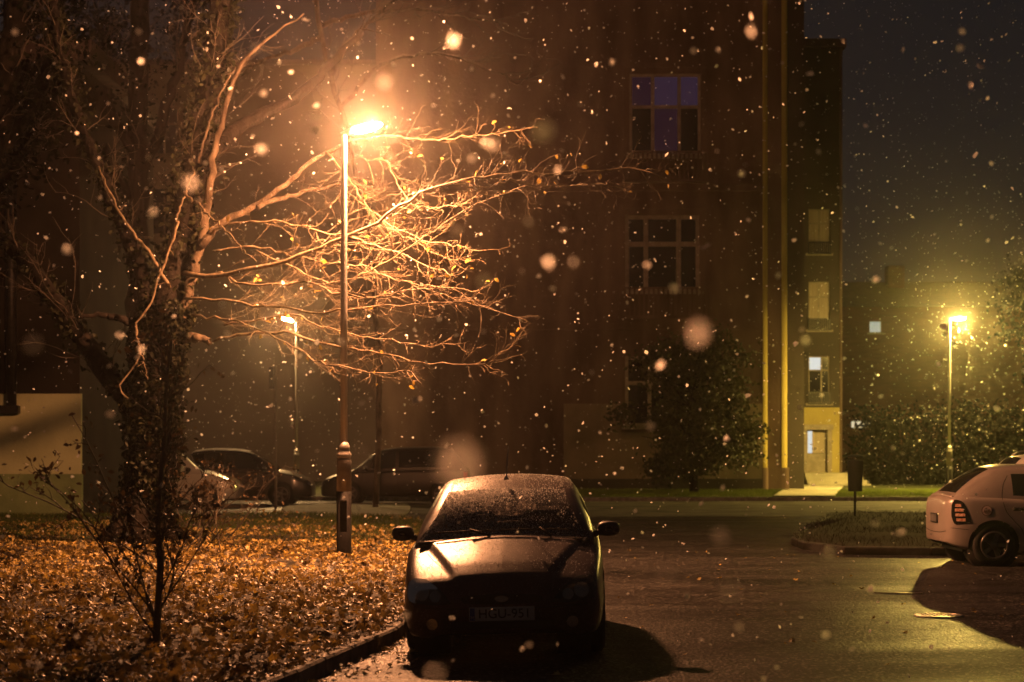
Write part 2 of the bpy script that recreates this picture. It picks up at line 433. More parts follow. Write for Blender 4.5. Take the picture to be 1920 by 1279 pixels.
    def build(s, name, m, parent=None, loc=(0, 0, 0)):
        me = bpy.data.meshes.new(name)
        me.from_pydata(s.v, [], s.f)
        me.polygons.foreach_set('use_smooth', s.sm)
        me.validate(clean_customdata=False)
        me.update()
        return link(name, me, m, parent, loc)


def link(name, me, m, parent=None, loc=(0, 0, 0)):
    o = bpy.data.objects.new(name, me)
    COL.objects.link(o)
    me.materials.append(m if not isinstance(m, str) else M[m])
    o.location = loc
    if parent is not None:
        o.parent = parent
    return o


def np_mesh(name, verts, loops, counts, m, parent=None, smooth=False):
    me = bpy.data.meshes.new(name)
    me.vertices.add(len(verts))
    me.vertices.foreach_set('co', np.asarray(verts, np.float32).ravel())
    me.loops.add(len(loops))
    me.loops.foreach_set('vertex_index', np.asarray(loops, np.int32))
    me.polygons.add(len(counts))
    st = np.concatenate([[0], np.cumsum(counts)[:-1]]).astype(np.int32)
    me.polygons.foreach_set('loop_start', st)
    me.polygons.foreach_set('use_smooth', np.full(len(counts), smooth))
    me.update(calc_edges=True)
    return link(name, me, m, parent)


def thing(name, label, cat, loc=(0, 0, 0), rotz=0.0, group=None):
    o = bpy.data.objects.new(name, None)
    o.empty_display_size = 0.2
    COL.objects.link(o)
    o.location = loc
    o.rotation_euler = (0, 0, rotz)
    return tag(o, label, cat, group)


def tag(o, label, cat, group=None, kind=None):
    o['label'] = label
    o['category'] = cat
    if group:
        o['group'] = group
    if kind:
        o['kind'] = kind
    return o


def struct(o):
    o['kind'] = 'structure'
    return o


def scatter(name, cen, size, m, parent=None, shape='leaf', flat=0.0, seed=1):
    """many small leaf-shaped faces at the given centres; flat = 1 lays them down"""
    r = np.random.default_rng(seed)
    cen = np.asarray(cen, float)
    n = len(cen)
    if shape == 'maple':
        ang = np.radians([90, 68, 52, 30, 10, -25, -60, -90, -120, -155, 170, 150, 128, 112])
        rad = np.array([1.0, .55, .85, .5, .9, .45, .5, .25, .5, .45, .9, .5, .85, .55])
        base = np.stack([rad * np.cos(ang), rad * np.sin(ang), 0.32 * np.abs(rad * np.cos(ang)) - 0.2 * rad * np.sin(ang) ** 2], 1)
    elif shape == 'blade':
        base = np.array([[-.06, 0, 0], [.06, 0, 0], [.04, .5, .1], [0, 1, .35], [-.04, .5, .1]])
    else:
        base = np.array([[0, -1, 0], [.55, -.2, .18], [.4, .5, .12], [0, 1, -.1], [-.4, .5, .12], [-.55, -.2, .18]])
    k = len(base)
    if shape == 'blade':
        a = r.uniform(0, 2 * np.pi, n)
        tilt = r.uniform(0.0, 0.7, n)
        bx = np.stack([np.cos(a), np.sin(a), np.zeros(n)], 1)
        side = np.stack([-np.sin(a), np.cos(a), np.zeros(n)], 1)
        up = np.stack([np.cos(a) * np.sin(tilt), np.sin(a) * np.sin(tilt), np.cos(tilt)], 1)
        X, Y, Z = side, up, bx
    else:
        Z = r.normal(size=(n, 3))
        Z[:, 2] = np.abs(Z[:, 2]) + flat * 2.2
        Z /= np.linalg.norm(Z, axis=1)[:, None]
        X = np.cross(r.normal(size=(n, 3)), Z)
        X /= np.linalg.norm(X, axis=1)[:, None]
        Y = np.cross(Z, X)
    sz = np.asarray(size)[:, None, None] if hasattr(size, '__len__') else size * r.uniform(0.6, 1.3, n)[:, None, None]
    pts = base[None, :, 0:1] * X[:, None, :] + base[None, :, 1:2] * Y[:, None, :] + base[None, :, 2:3] * Z[:, None, :]
    pts = cen[:, None, :] + pts * sz
    return np_mesh(name, pts.reshape(-1, 3), np.arange(n * k), np.full(n, k), m, parent)


def pchip(keys):
    xs = np.array([k[0] for k in keys], float)
    ys = np.array([k[1] for k in keys], float)
    h = np.diff(xs); d = np.diff(ys) / h
    m = np.zeros(len(xs))
    m[0], m[-1] = d[0], d[-1]
    for i in range(1, len(xs) - 1):
        if d[i - 1] * d[i] > 0:
            w1, w2 = 2 * h[i] + h[i - 1], h[i] + 2 * h[i - 1]
            m[i] = (w1 + w2) / (w1 / d[i - 1] + w2 / d[i])

    def f(x):
        x = min(max(x, xs[0]), xs[-1])
        i = int(min(max(np.searchsorted(xs, x) - 1, 0), len(xs) - 2))
        t = (x - xs[i]) / h[i]
        return float((2 * t**3 - 3 * t**2 + 1) * ys[i] + (t**3 - 2 * t**2 + t) * h[i] * m[i] + (-2 * t**3 + 3 * t**2) * ys[i + 1] + (t**3 - t**2) * h[i] * m[i + 1])
    return f


def curve_through(pts, n):
    """smooth polyline of about n points through pts (any dimension)"""
    ds = [0.0]
    for a, b in zip(pts[:-1], pts[1:]):
        ds.append(ds[-1] + max(1e-6, math.dist(a, b)))
    fs = [pchip([(d, p[k]) for d, p in zip(ds, pts)]) for k in range(len(pts[0]))]
    return [tuple(f(ds[-1] * i / (n - 1)) for f in fs) for i in range(n)]


# ------------------------------------------------------------------ cars (local: front at y = 0 facing -y, rear at y = L)
def conform(bvh, outline, axis, start, off, rings=5):
    """a patch with the given outline laid onto the body along one axis; outline in the two other axes"""
    n = len(outline)
    cx = sum(p[0] for p in outline) / n; cz = sum(p[1] for p in outline) / n
    vs, fs = [], []
    d = {'y': Vector((0, 1, 0)), '-y': Vector((0, -1, 0)), 'x': Vector((1, 0, 0)), 'z': Vector((0, 0, -1))}[axis]

    def proj(a, b):
        o = {'y': (a, start, b), '-y': (a, start, b), 'x': (start, a, b), 'z': (a, b, start)}[axis]
        h = bvh.ray_cast(Vector(o), d)
        if h[0] is None:
            h = bvh.find_nearest(Vector(o))
            return h[0]
        return h[0] - d * off
    vs.append(proj(cx, cz))
    for r in range(1, rings + 1):
        for a, b in outline:
            vs.append(proj(cx + (a - cx) * r / rings, cz + (b - cz) * r / rings))
    for k in range(n):
        fs.append((0, 1 + k, 1 + (k + 1) % n))
    for r in range(rings - 1):
        for k in range(n):
            k2 = (k + 1) % n
            fs.append((1 + r * n + k, 1 + (r + 1) * n + k, 1 + (r + 1) * n + k2, 1 + r * n + k2))
    return vs, fs


def smooth_outline(pts, n=28):
    q = [tuple(p) for p in pts] + [tuple(pts[0])]
    return curve_through(q, n + 1)[:-1]


def circle(cx, cz, r, n=20):
    return [(cx + r * math.cos(2 * math.pi * k / n), cz + r * math.sin(2 * math.pi * k / n)) for k in range(n)]


def car_parts(root, p, paint, glass='glass_dark', roll=0.0, roof_mat=None, spokes=5, interior=False):
    L = p['L']
    w, zt, zb = pchip(p['w']), pchip(p['zt']), pchip(p['zb'])
    tw0, tw1, tr0, tr1 = p['cab']                     # windscreen base, header, rear header, rear base
    zr, wr = pchip(p['zr']), pchip(p['wr'])
    rw = p.get('rw', 0.31)
    wheels = [p['fw'], p['rw_t']]
    crown = p.get('crown', 0.05)
    ce = p.get('crease')

    wheels_t = wheels

    def sec(t):
        W, T, B = w(t), zt(t), zb(t)
        hh = T - B
        pts = [(W * .80, B), (W * .93, B + .015), (W * .975, B + .12 * hh + .03), (W, B + .45 * hh), (W * .988, B + .72 * hh),
               (W * .962, T - .055), (W * .90, T - .012), (W * .72, T + .25 * crown), (W * .48, T + .62 * crown), (W * .24, T + .9 * crown), (0.0, T + crown)]
        return curve_through(pts, 61)
    ts = sorted(set([0, .015, .04, .08, .13, .2] + list(np.arange(.25, L - .2, .045)) + [q for tw in wheels for q in np.arange(tw - .42, tw + .42, .02)] + [L - .2, L - .13, L - .08, L - .04, L - .015, L]))
    rows = []
    for t in ts:
        half = sec(t)
        row = []
        for x, z in half:
            if ce and t < tw0 + .3 and x < 0.85 * w(t):
                e = ce[0] + (ce[1] - ce[0]) * min(1, max(0, (t - .2) / (tw0 - .2)))
                q = min(1, max(0, (e + .02 - x) / .05))
                z += ce[2] * (q * q * (3 - 2 * q)) * min(1, t / .35)
            row.append((x, t, z))
        rows.append([(-x, y, z) for x, y, z in row] + [(x, y, z) for x, y, z in reversed(row[:-1])])
    n = len(rows[0])
    ra = rw + .055
    V = []
    for row in rows:
        for x, y, z in row:
            for tw in wheels:
                d = math.hypot(y - tw, z - rw)
                if abs(x) > .5 * w(y) and 0.0 < d and abs(d - ra) < .0135:
                    y, z = tw + (y - tw) * ra / d, rw + (z - rw) * ra / d
            V.append((x, y, z))
    inside = lambda q: any(math.hypot(q[1] - tw, q[2] - rw) <= ra + 1e-4 for tw in wheels) and abs(q[0]) > .45
    b = MB()
    fs = []
    for i in range(len(ts) - 1):
        for k in range(n - 1):
            f = (i * n + k, i * n + k + 1, (i + 1) * n + k + 1, (i + 1) * n + k)
            c = [sum(V[j][a] for j in f) / 4 for a in range(3)]
            if all(inside(V[j]) for j in f):
                continue
            if tw0 + .1 < c[1] < tr1 - .08 and abs(c[0]) < .86 * w(c[1]) and c[2] > zt(c[1]) - .03:
                continue                             # open under the cabin
            fs.append(f)
    fs.append(tuple(range(n)))
    fs.append(tuple((len(ts) - 1) * n + k for k in range(n - 1, -1, -1)))
    # cabin
    us = [0, .06, .12, .2, .28, .36, .42, .47, .52, .57, .62, .68, .76, .84, .92, 1.0]
    cts = sorted(set(list(np.linspace(tw0, tw1, 14)) + list(np.linspace(tw1, tr0, 22)) + list(np.linspace(tr0, tr1, 12)) + list(p.get('cuts', []))))

    def csec(t):
        base, top = zt(t) - .02, zr(t)
        wb, wt = w(t) * .915, min(wr(t), w(t) * .915)
        hh = max(top - base, .004)
        rc = min(.10, hh * .45)
        row = []
        for u in us:
            if u <= .42:
                f = u / .42 * (1 - rc / hh)
                bulge = .03 * math.sin(math.pi * min(1, f)) * min(1, hh / .3)
                row.append((wb + (wt - wb) * f + bulge, t, base + hh * f))
            elif u < .62:
                a = (u - .42) / .2 * math.pi / 2
                xs = wb + (wt - wb) * (1 - rc / hh)
                row.append((xs - rc * (1 - math.cos(a)) * 1.2, t, base + hh - rc + rc * math.sin(a)))
            else:
                xs = wb + (wt - wb) * (1 - rc / hh) - rc * 1.2
                q = (1 - u) / .38
                row.append((xs * q, t, base + hh + (.018 if t <= tw1 else .018 + .017 * min(1, (t - tw1) / .3)) * (1 - q * q) * min(1, hh / .3)))
        return row
    crow = [csec(t) for t in cts]
    groups = {'body': b, 'windscreen': MB(), 'rear_window': MB(), 'roof': MB()}
    sides = p['side_windows']
    for i in range(len(sides)):
        groups[f's{i}-'] = MB(); groups[f's{i}+'] = MB()
    b.add(V, fs)
    for sgn in (-1, 1):
        for i in range(len(cts) - 1):
            tm = (cts[i] + cts[i + 1]) / 2
            for k in range(len(us) - 1):
                um = (us[k] + us[k + 1]) / 2
                q = [crow[i][k], crow[i][k + 1], crow[i + 1][k + 1], crow[i + 1][k]]
                q = [(sgn * x, y, z) for x, y, z in q]
                if sgn < 0:
                    q.reverse()
                g = 'body'
                if um > .62 and cts[0] + .02 < tm < tw1 - .01:
                    g = 'windscreen'
                elif um > .65 and tr0 + .03 < tm < tr1 - .05:
                    g = 'rear_window'
                elif um > .50 and tw1 - .15 < tm < tr0 + .1 and roof_mat:
                    g = 'roof'
                else:
                    for j, (a0, a1) in enumerate(sides):
                        lean0 = a0 + p.get('lean', (0, 0))[0] * um * (j == 0)
                        if lean0 < tm < a1 and .07 < um < .42 and zr(tm) - zt(tm) > .16 + um * .2:
                            g = f's{j}' + ('+' if sgn > 0 else '-')
                groups[g].add(q, [(0, 1, 2, 3)])
    R = Matrix.Rotation(roll, 4, 'Y')

    def fin(mb, name, m, parent=root, merge=True):
        if not mb.f:
            return None
        mb.v = [tuple(R @ Vector(q)) for q in mb.v]
        o = mb.build(name, m, parent)
        if merge:
            import bmesh
            bm = bmesh.new(); bm.from_mesh(o.data)
            bmesh.ops.remove_doubles(bm, verts=bm.verts, dist=.0008)
            bmesh.ops.recalc_face_normals(bm, faces=bm.faces)
            bm.to_mesh(o.data); bm.free()
        return o
    bvh = BVHTree.FromPolygons([Vector(q) for q in b.v], b.f)
    bobj = fin(b, 'body', paint)
    if groups['roof'].f:
        fin(groups['roof'], 'roof', roof_mat)
    fin(groups['windscreen'], 'windscreen', p.get('ws_mat', glass))
    fin(groups['rear_window'], 'rear_window', glass)
    for j in range(len(sides)):
        for sg in '-+':
            fin(groups[f's{j}{sg}'], 'side_window', glass)
    # wheels: tyre with rim as its child
    for tw in wheels:
        for sgn in (-1, 1):
            c = (sgn * (w(tw) - .115), tw, rw)
            mb = MB()
            mb.lathe([(rw * .62, -.085), (rw * .9, -.098), (rw, -.07), (rw, .07), (rw * .9, .098), (rw * .62, .085)], c, 32, 'x')
            ty = mb.build('wheel', 'rubber', root)
            rm = MB()
            xo = c[0] + sgn * .09
            rm.lathe([(rw * .56, -.012), (rw * .64, .006), (rw * .66, .0), (rw * .66, -.03), (rw * .56, -.03)], (xo, tw, rw), 32, 'x', closed=True)
            rm.lathe([(.01, -.02), (.055, -.02), (.055, .012), (.01, .018)], (xo, tw, rw), 16, 'x')
            for a in range(spokes):
                an = 2 * math.pi * a / spokes + .3
                m4 = Matrix.Translation((xo, tw, rw)) @ Matrix.Rotation(an, 4, 'X')
                rm.box(-.015, .012, -.032, .032, .04, rw * .6, .01, m4)
            rm.build('rim', 'rim', ty)
            wl = MB()                                # dark wheel housing
            wl.lathe([(rw * .3, 0), (ra + .02, 0), (ra + .02, .28), (rw * .3, .28)], (c[0] - .02 - (.28 if sgn > 0 else 0), tw, rw), 24, 'x')
            fin(wl, 'wheel_housing', 'plastic', merge=False)
    # floor pan
    fl = MB(); fl.box(-.62, .62, .25, L - .25, .2, .26); fin(fl, 'floor_pan', 'plastic', merge=False)
    return dict(bvh=bvh, fin=fin, w=w, zt=zt, zr=zr, R=R, body=bobj)


def patch_part(k, name, outline, axis, start, m, off=.005, parent=None, root=None, rings=5, both=False):
    res = []
    for s in ((1, -1) if both else (1,)):
        ol = [(a * s, b) for a, b in outline]
        vs, fs = conform(k['bvh'], ol, axis, start, off, rings)
        mb = MB(); mb.add(vs, fs)
        res.append(k['fin'](mb, name, m, parent or root, False))
    return res


def ribbon(k, name, pts, axis, start, wid, m, root, off=.002):
    """a thin line (shut line, trim) along pts laid on the body"""
    pts = curve_through(pts, 26)
    vs, fs = [], []
    d = {'y': Vector((0, 1, 0)), '-y': Vector((0, -1, 0)), 'x': Vector((1, 0, 0)), 'z': Vector((0, 0, -1))}[axis]
    for i, (a, b) in enumerate(pts):
        a2, b2 = pts[min(i + 1, len(pts) - 1)]; a1, b1 = pts[max(i - 1, 0)]
        tx, tz = a2 - a1, b2 - b1
        ln = math.hypot(tx, tz) or 1
        for s in (-1, 1):
            aa, bb = a - tz / ln * wid * s, b + tx / ln * wid * s
            o = {'y': (aa, start, bb), '-y': (aa, start, bb), 'x': (start, aa, bb), 'z': (aa, bb, start)}[axis]
            h = k['bvh'].ray_cast(Vector(o), d)
            q = h[0] if h[0] is not None else k['bvh'].find_nearest(Vector(o))[0]
            vs.append(q - d * off)
    for i in range(len(pts) - 1):
        fs.append((2 * i, 2 * i + 1, 2 * i + 3, 2 * i + 2))
    mb = MB(); mb.add(vs, fs)
    return k['fin'](mb, name, m, root, False)


def mirror_part(k, root, sgn, x, t, z, paint):
    mb = MB()
    R = []
    nseg = 16
    for i, (d, sc) in enumerate(((-.07, .35), (-.055, .72), (-.02, .96), (.03, 1.0), (.055, .94))):
        for a in range(nseg):
            an = 2 * math.pi * a / nseg
            cx, cz = math.cos(an), math.sin(an)
            px = math.copysign(abs(cx) ** .7, cx) * .098 * sc
            pz = math.copysign(abs(cz) ** .7, cz) * .066 * sc
            R.append((sgn * (x + .10) + px, t + d, z + .065 + pz))
    fs = []
    for i in range(4):
        for a in range(nseg):
            a2 = (a + 1) % nseg
            fs.append((i * nseg + a, i * nseg + a2, (i + 1) * nseg + a2, (i + 1) * nseg + a))
    fs.append(tuple(range(nseg)))
    mb.add(R, fs)
    mb.tube([(sgn * (x - .06), t + .02, z + .0), (sgn * (x + .0), t + .015, z + .03), (sgn * (x + .05), t, z + .045)], [.03, .026, .03], 8)
    o = k['fin'](mb, 'wing_mirror', paint, root, False)
    g = MB()
    g.box(sgn * (x + .10) - .082, sgn * (x + .10) + .082, t + .0555, t + .059, z + .012, z + .118, 0)
    k['fin'](g, 'mirror_glass', 'glass_dark', o, False)
    return o


def text_mesh(txt, size, name, m, parent, mtx, ext=.001, sx=1.0):
    cu = bpy.data.curves.new(name, 'FONT')
    cu.body = txt; cu.size = size; cu.extrude = ext
    cu.align_x = 'CENTER'; cu.align_y = 'CENTER'
    to = bpy.data.objects.new(name, cu)
    COL.objects.link(to)
    dg = bpy.context.evaluated_depsgraph_get()
    me = bpy.data.meshes.new_from_object(to.evaluated_get(dg))
    bpy.data.objects.remove(to)
    me.transform(mtx @ Matrix.Diagonal((sx, 1, 1, 1)))
    me.name = name
    me.materials.clear()
    return link(name, me, m, parent)


HATCH = dict(
    L=4.15, w=[(0, .50), (.03, .62), (.1, .73), (.22, .785), (.5, .82), (1.0, .845), (2.2, .85), (3.3, .835), (3.8, .79), (4.02, .72), (4.1, .64), (4.15, .52)],
    zt=[(0, .50), (.04, .565), (.12, .625), (.25, .675), (.6, .785), (1.12, .90), (1.6, .93), (2.8, .955), (3.6, .965), (4.0, .93), (4.1, .88), (4.15, .80)],
    zb=[(0, .24), (.1, .20), (.6, .19), (3.6, .2), (4.0, .26), (4.15, .32)],
    cab=(1.02, 1.92, 3.25, 3.98), fw=.86, rw_t=3.47, rw=.305,
    zr=[(1.02, .905), (1.3, 1.08), (1.6, 1.222), (1.92, 1.322), (2.4, 1.398), (2.8, 1.42), (3.25, 1.385), (3.6, 1.22), (3.98, .945)],
    wr=[(1.02, .745), (1.4, .665), (1.92, .60), (2.5, .585), (3.25, .555), (3.98, .60)],
    side_windows=[(1.5, 2.28), (2.36, 3.1), (3.14, 3.4)], lean=(.6, 0), crown=.045, crease=(.40, .66, .028))


# ------------------------------------------------------------------ the parked hatchback in front
def focus_car():
    root = thing('parked_car', 'dark plum hatchback parked head-on with a snow-speckled windscreen and bonnet aerial', 'car', (-.07, 14.42, 0.0), math.radians(-1.6), 'parked cars')
    root['label'] = 'dark plum hatchback facing the viewer by the leafy verge, snow grains on bonnet and windscreen'
    p = dict(HATCH); p['ws_mat'] = 'windscreen'
    k = car_parts(root, p, 'paint_plum', 'side_glass', roll=math.radians(-1.5))
    fin = k['fin']
    # headlamps: almond shapes wrapping the wing
    hl = smooth_outline([(.40, .475), (.52, .468), (.66, .48), (.745, .50), (.765, .56), (.755, .63), (.70, .672), (.62, .665), (.53, .615), (.45, .545)], 40)
    for s in (1, -1):
        ol = [(a * s, z) for a, z in hl]
        vs, fs = conform(k['bvh'], ol, 'y', -1.0, .004, 6)
        mb = MB(); mb.add(vs, fs)
        o = fin(mb, 'headlight', 'plastic', root, False)
        for cx, cz, r in ((.64, .565, .062), (.53, .535, .045)):
            vs, fs = conform(k['bvh'], circle(cx * s, cz, r), 'y', -1.0, .010, 4)
            m2 = MB(); m2.add(vs, fs); fin(m2, 'reflector', 'chrome', o, False)
        if s < 0:
            pass
        vs, fs = conform(k['bvh'], ol, 'y', -1.0, .022, 6)
        m3 = MB(); m3.add(vs, fs); fin(m3, 'lens_cover', 'lamp_glass', o, False)
    # upper grille slot, lower intake, bumper line
    patch_part(k, 'grille', smooth_outline([(-.30, .475), (0, .462), (.30, .475), (.33, .515), (.2, .54), (0, .548), (-.2, .54), (-.33, .515)], 36), 'y', -1.0, 'plastic', .004, root=root)
    o = patch_part(k, 'badge', [(.055 * math.cos(a), .508 + .024 * math.sin(a)) for a in np.linspace(0, 2 * math.pi, 20, endpoint=False)], 'y', -1.0, 'chrome', .012, root=root, rings=2)
    patch_part(k, 'lower_intake', [(-.42, .27), (.42, .27), (.40, .335), (-.40, .335)], 'y', -1.0, 'plastic', .004, root=root)
    for s in (1, -1):
        patch_part(k, 'fog_lamp', circle(.56 * s, .315, .045), 'y', -1.0, 'chrome', .006, root=root, rings=2)
    ribbon(k, 'bumper_line', [(-.74, .455), (-.4, .435), (0, .43), (.4, .435), (.74, .455)], 'y', -1.0, .004, 'plastic', root)
    # bonnet shut lines
    for s in (1, -1):
        ribbon(k, 'bonnet_line', [(.70 * s, 1.05), (.62 * s, .7), (.50 * s, .4), (.40 * s, .22)], 'z', 2.0, .003, 'plastic', root)
    # number plate
    pl = MB(); pl.box(-.26, .26, -.035, -.022, .335, .445, .004)
    plate = fin(pl, 'number_plate', 'plate', root, False)
    rotx = k['R'] @ Matrix.Translation((.022, -.0362, .39)) @ Matrix.Rotation(math.pi / 2, 4, 'X')
    text_mesh('HGU-951', .105, 'plate_lettering', 'ink', plate, rotx, .0008, 1.0)
    bl = MB(); bl.box(-.255, -.215, -.0365, -.0345, .34, .44)
    fin(bl, 'country_strip', 'plate_blue', plate, False)
    text_mesh('H', .035, 'country_letter', 'plate', plate, k['R'] @ Matrix.Translation((-.235, -.0368, .365)) @ Matrix.Rotation(math.pi / 2, 4, 'X'), .0006)
    # scuttle, wipers, mirrors, aerial
    sc = MB()
    pts = [(x, 1.00 + .10 * (x / .75) ** 2 * -1 + .06, .905 + .03 * (1 - (x / .75) ** 2)) for x in np.linspace(-.73, .73, 15)]
    sc.tube(pts, .018, 8)
    fin(sc, 'scuttle', 'plastic', root, False)

    def on_ws(x, t):
        b2 = k['zr'](t)
        return Vector((x, t - .02, b2 + .03 * (1 - (x / .7) ** 2) + .03))
    for name, a, bb, pv in (('wiper', (-.60, 1.10), (.02, 1.075), (-.12, 1.03)), ('wiper', (-.02, 1.085), (.62, 1.10), (.40, 1.03))):
        q0, q1 = on_ws(*a), on_ws(*bb)
        mb = MB()
        mb.tube([q0.lerp(q1, f) + Vector((0, 0, .006 * math.sin(f * math.pi))) for f in np.linspace(0, 1, 8)], .008, 6)
        mid = q0.lerp(q1, .5)
        mb.tube([on_ws(*pv) - Vector((0, 0, .01)), mid + Vector((0, -.012, .02)), mid], [.012, .010, .007], 6)
        fin(mb, name, 'plastic', root, False)
    for s in (-1, 1):
        mirror_part(k, root, s, .80, 1.42, .915, 'plastic')
    an = MB()
    an.lathe([(.022, 0), (.02, .02), (.008, .035)], (.0, 2.03, 1.418), 10)
    an.tube([(.0, 2.03, 1.445), (.008, 2.07, 1.56), (.022, 2.13, 1.72)], [.0065, .006, .005], 6)
    fin(an, 'aerial', 'pole', root, False)
    # roof gutter trims
    for s in (1, -1):
        ribbon(k, 'roof_trim', [(.50 * s, 1.98), (.49 * s, 2.5), (.465 * s, 3.2)], 'z', 2.4, .010, 'plastic', root, .004)
    # interior: dashboard, seats, steering wheel, mirror, a sheet of paper on the dash
    d = MB(); d.box(-.68, .68, 1.22, 1.62, .70, .89, .05); fin(d, 'dashboard', 'plastic', root, False)
    for x in (-.36, .36):
        s_ = MB()
        s_.box(x - .25, x + .25, 2.05, 2.55, .42, .58, .06)
        m4 = Matrix.Translation((x, 2.5, .55)) @ Matrix.Rotation(math.radians(-14), 4, 'X')
        s_.box(-.24, .24, -.06, .07, 0, .58, .05, m4)
        so = fin(s_, 'seat', 'seat', root, False)
        h_ = MB(); h_.box(-.13, .13, -.05, .04, .62, .80, .04, m4); fin(h_, 'headrest', 'seat', so, False)
    rb = MB(); rb.box(-.62, .62, 3.0, 3.15, .5, 1.0, .05); fin(rb, 'rear_bench', 'seat', root, False)
    st = MB()
    pts = [(.36 + .18 * math.cos(a), 1.72 - .09 * math.sin(a), .86 + .16 * math.sin(a)) for a in np.linspace(0, 2 * math.pi, 24)]
    st.tube(pts, .015, 6, False); fin(st, 'steering_wheel', 'plastic', root, False)
    im = MB(); im.box(-.11, .11, 1.90, 1.92, 1.21, 1.275, .008); fin(im, 'inside_mirror', 'glass_dark', root, False)
    pa = MB(); pa.add([(-.02, 1.22, .899), (.52, 1.20, .899), (.50, 1.46, .912), (.12, 1.46, .912)], [(0, 1, 2, 3)], False)
    fin(pa, 'paper_sheet', 'paper', root, False)
    # grains of wet snow lying on the glass, roof and bonnet
    objs = {o.name.split('.')[0]: o for o in root.children}
    r = np.random.default_rng(4)

    def sample(o, count, ok, wgt):
        me = o.data
        me.calc_loop_triangles()
        co = np.array([v.co for v in me.vertices])
        tri = np.array([t.vertices[:] for t in me.loop_triangles])
        A, B2, C2 = co[tri[:, 0]], co[tri[:, 1]], co[tri[:, 2]]
        nn = np.cross(B2 - A, C2 - A); ar = np.linalg.norm(nn, axis=1); nn /= ar[:, None] + 1e-12
        cen_ = (A + B2 + C2) / 3
        wg = ar * ok(cen_, nn) * wgt(cen_)
        pick = r.choice(len(tri), count, p=wg / wg.sum())
        u, v = r.random(count), r.random(count)
        f_ = u + v > 1; u[f_], v[f_] = 1 - u[f_], 1 - v[f_]
        return A[pick] + (B2 - A)[pick] * u[:, None] + (C2 - A)[pick] * v[:, None] + nn[pick] * np.sign(nn[pick][:, 2:3]) * .004

    def fan(c):                                        # snow grains crowd left to imitate the lamp's sheen
        clean = np.exp(-(((c[:, 0] - .30) / .48) ** 2 + ((c[:, 2] - 1.16) / .20) ** 2))
        return (1.05 - clean) * np.clip(1.2 - .7 * c[:, 0], .3, 2)
    one = lambda c: np.ones(len(c))
    P1 = sample(objs['windscreen'], 7500, lambda c, q: 1.0, fan)
    P2 = sample(objs['body'], 3600, lambda c, q: (np.abs(q[:, 2]) > .8) & (c[:, 2] > 1.33), one)
    P3 = sample(objs['body'], 2200, lambda c, q: (np.abs(q[:, 2]) > .8) & (c[:, 2] < 1.1) & (c[:, 1] < 1.1) & (c[:, 1] > .2), one)
    for nm, pp_, lo_, hi_ in (('windscreen_grains', P1, .0024, .0070), ('roof_grains', P2, .0025, .006), ('bonnet_grains', P3, .0015, .0042)):
        o = scatter(nm, pp_, r.uniform(lo_, hi_, len(pp_)), 'snow', root, 'leaf', 0, 77)
        o['kind'] = 'stuff'
    return root


focus_car()


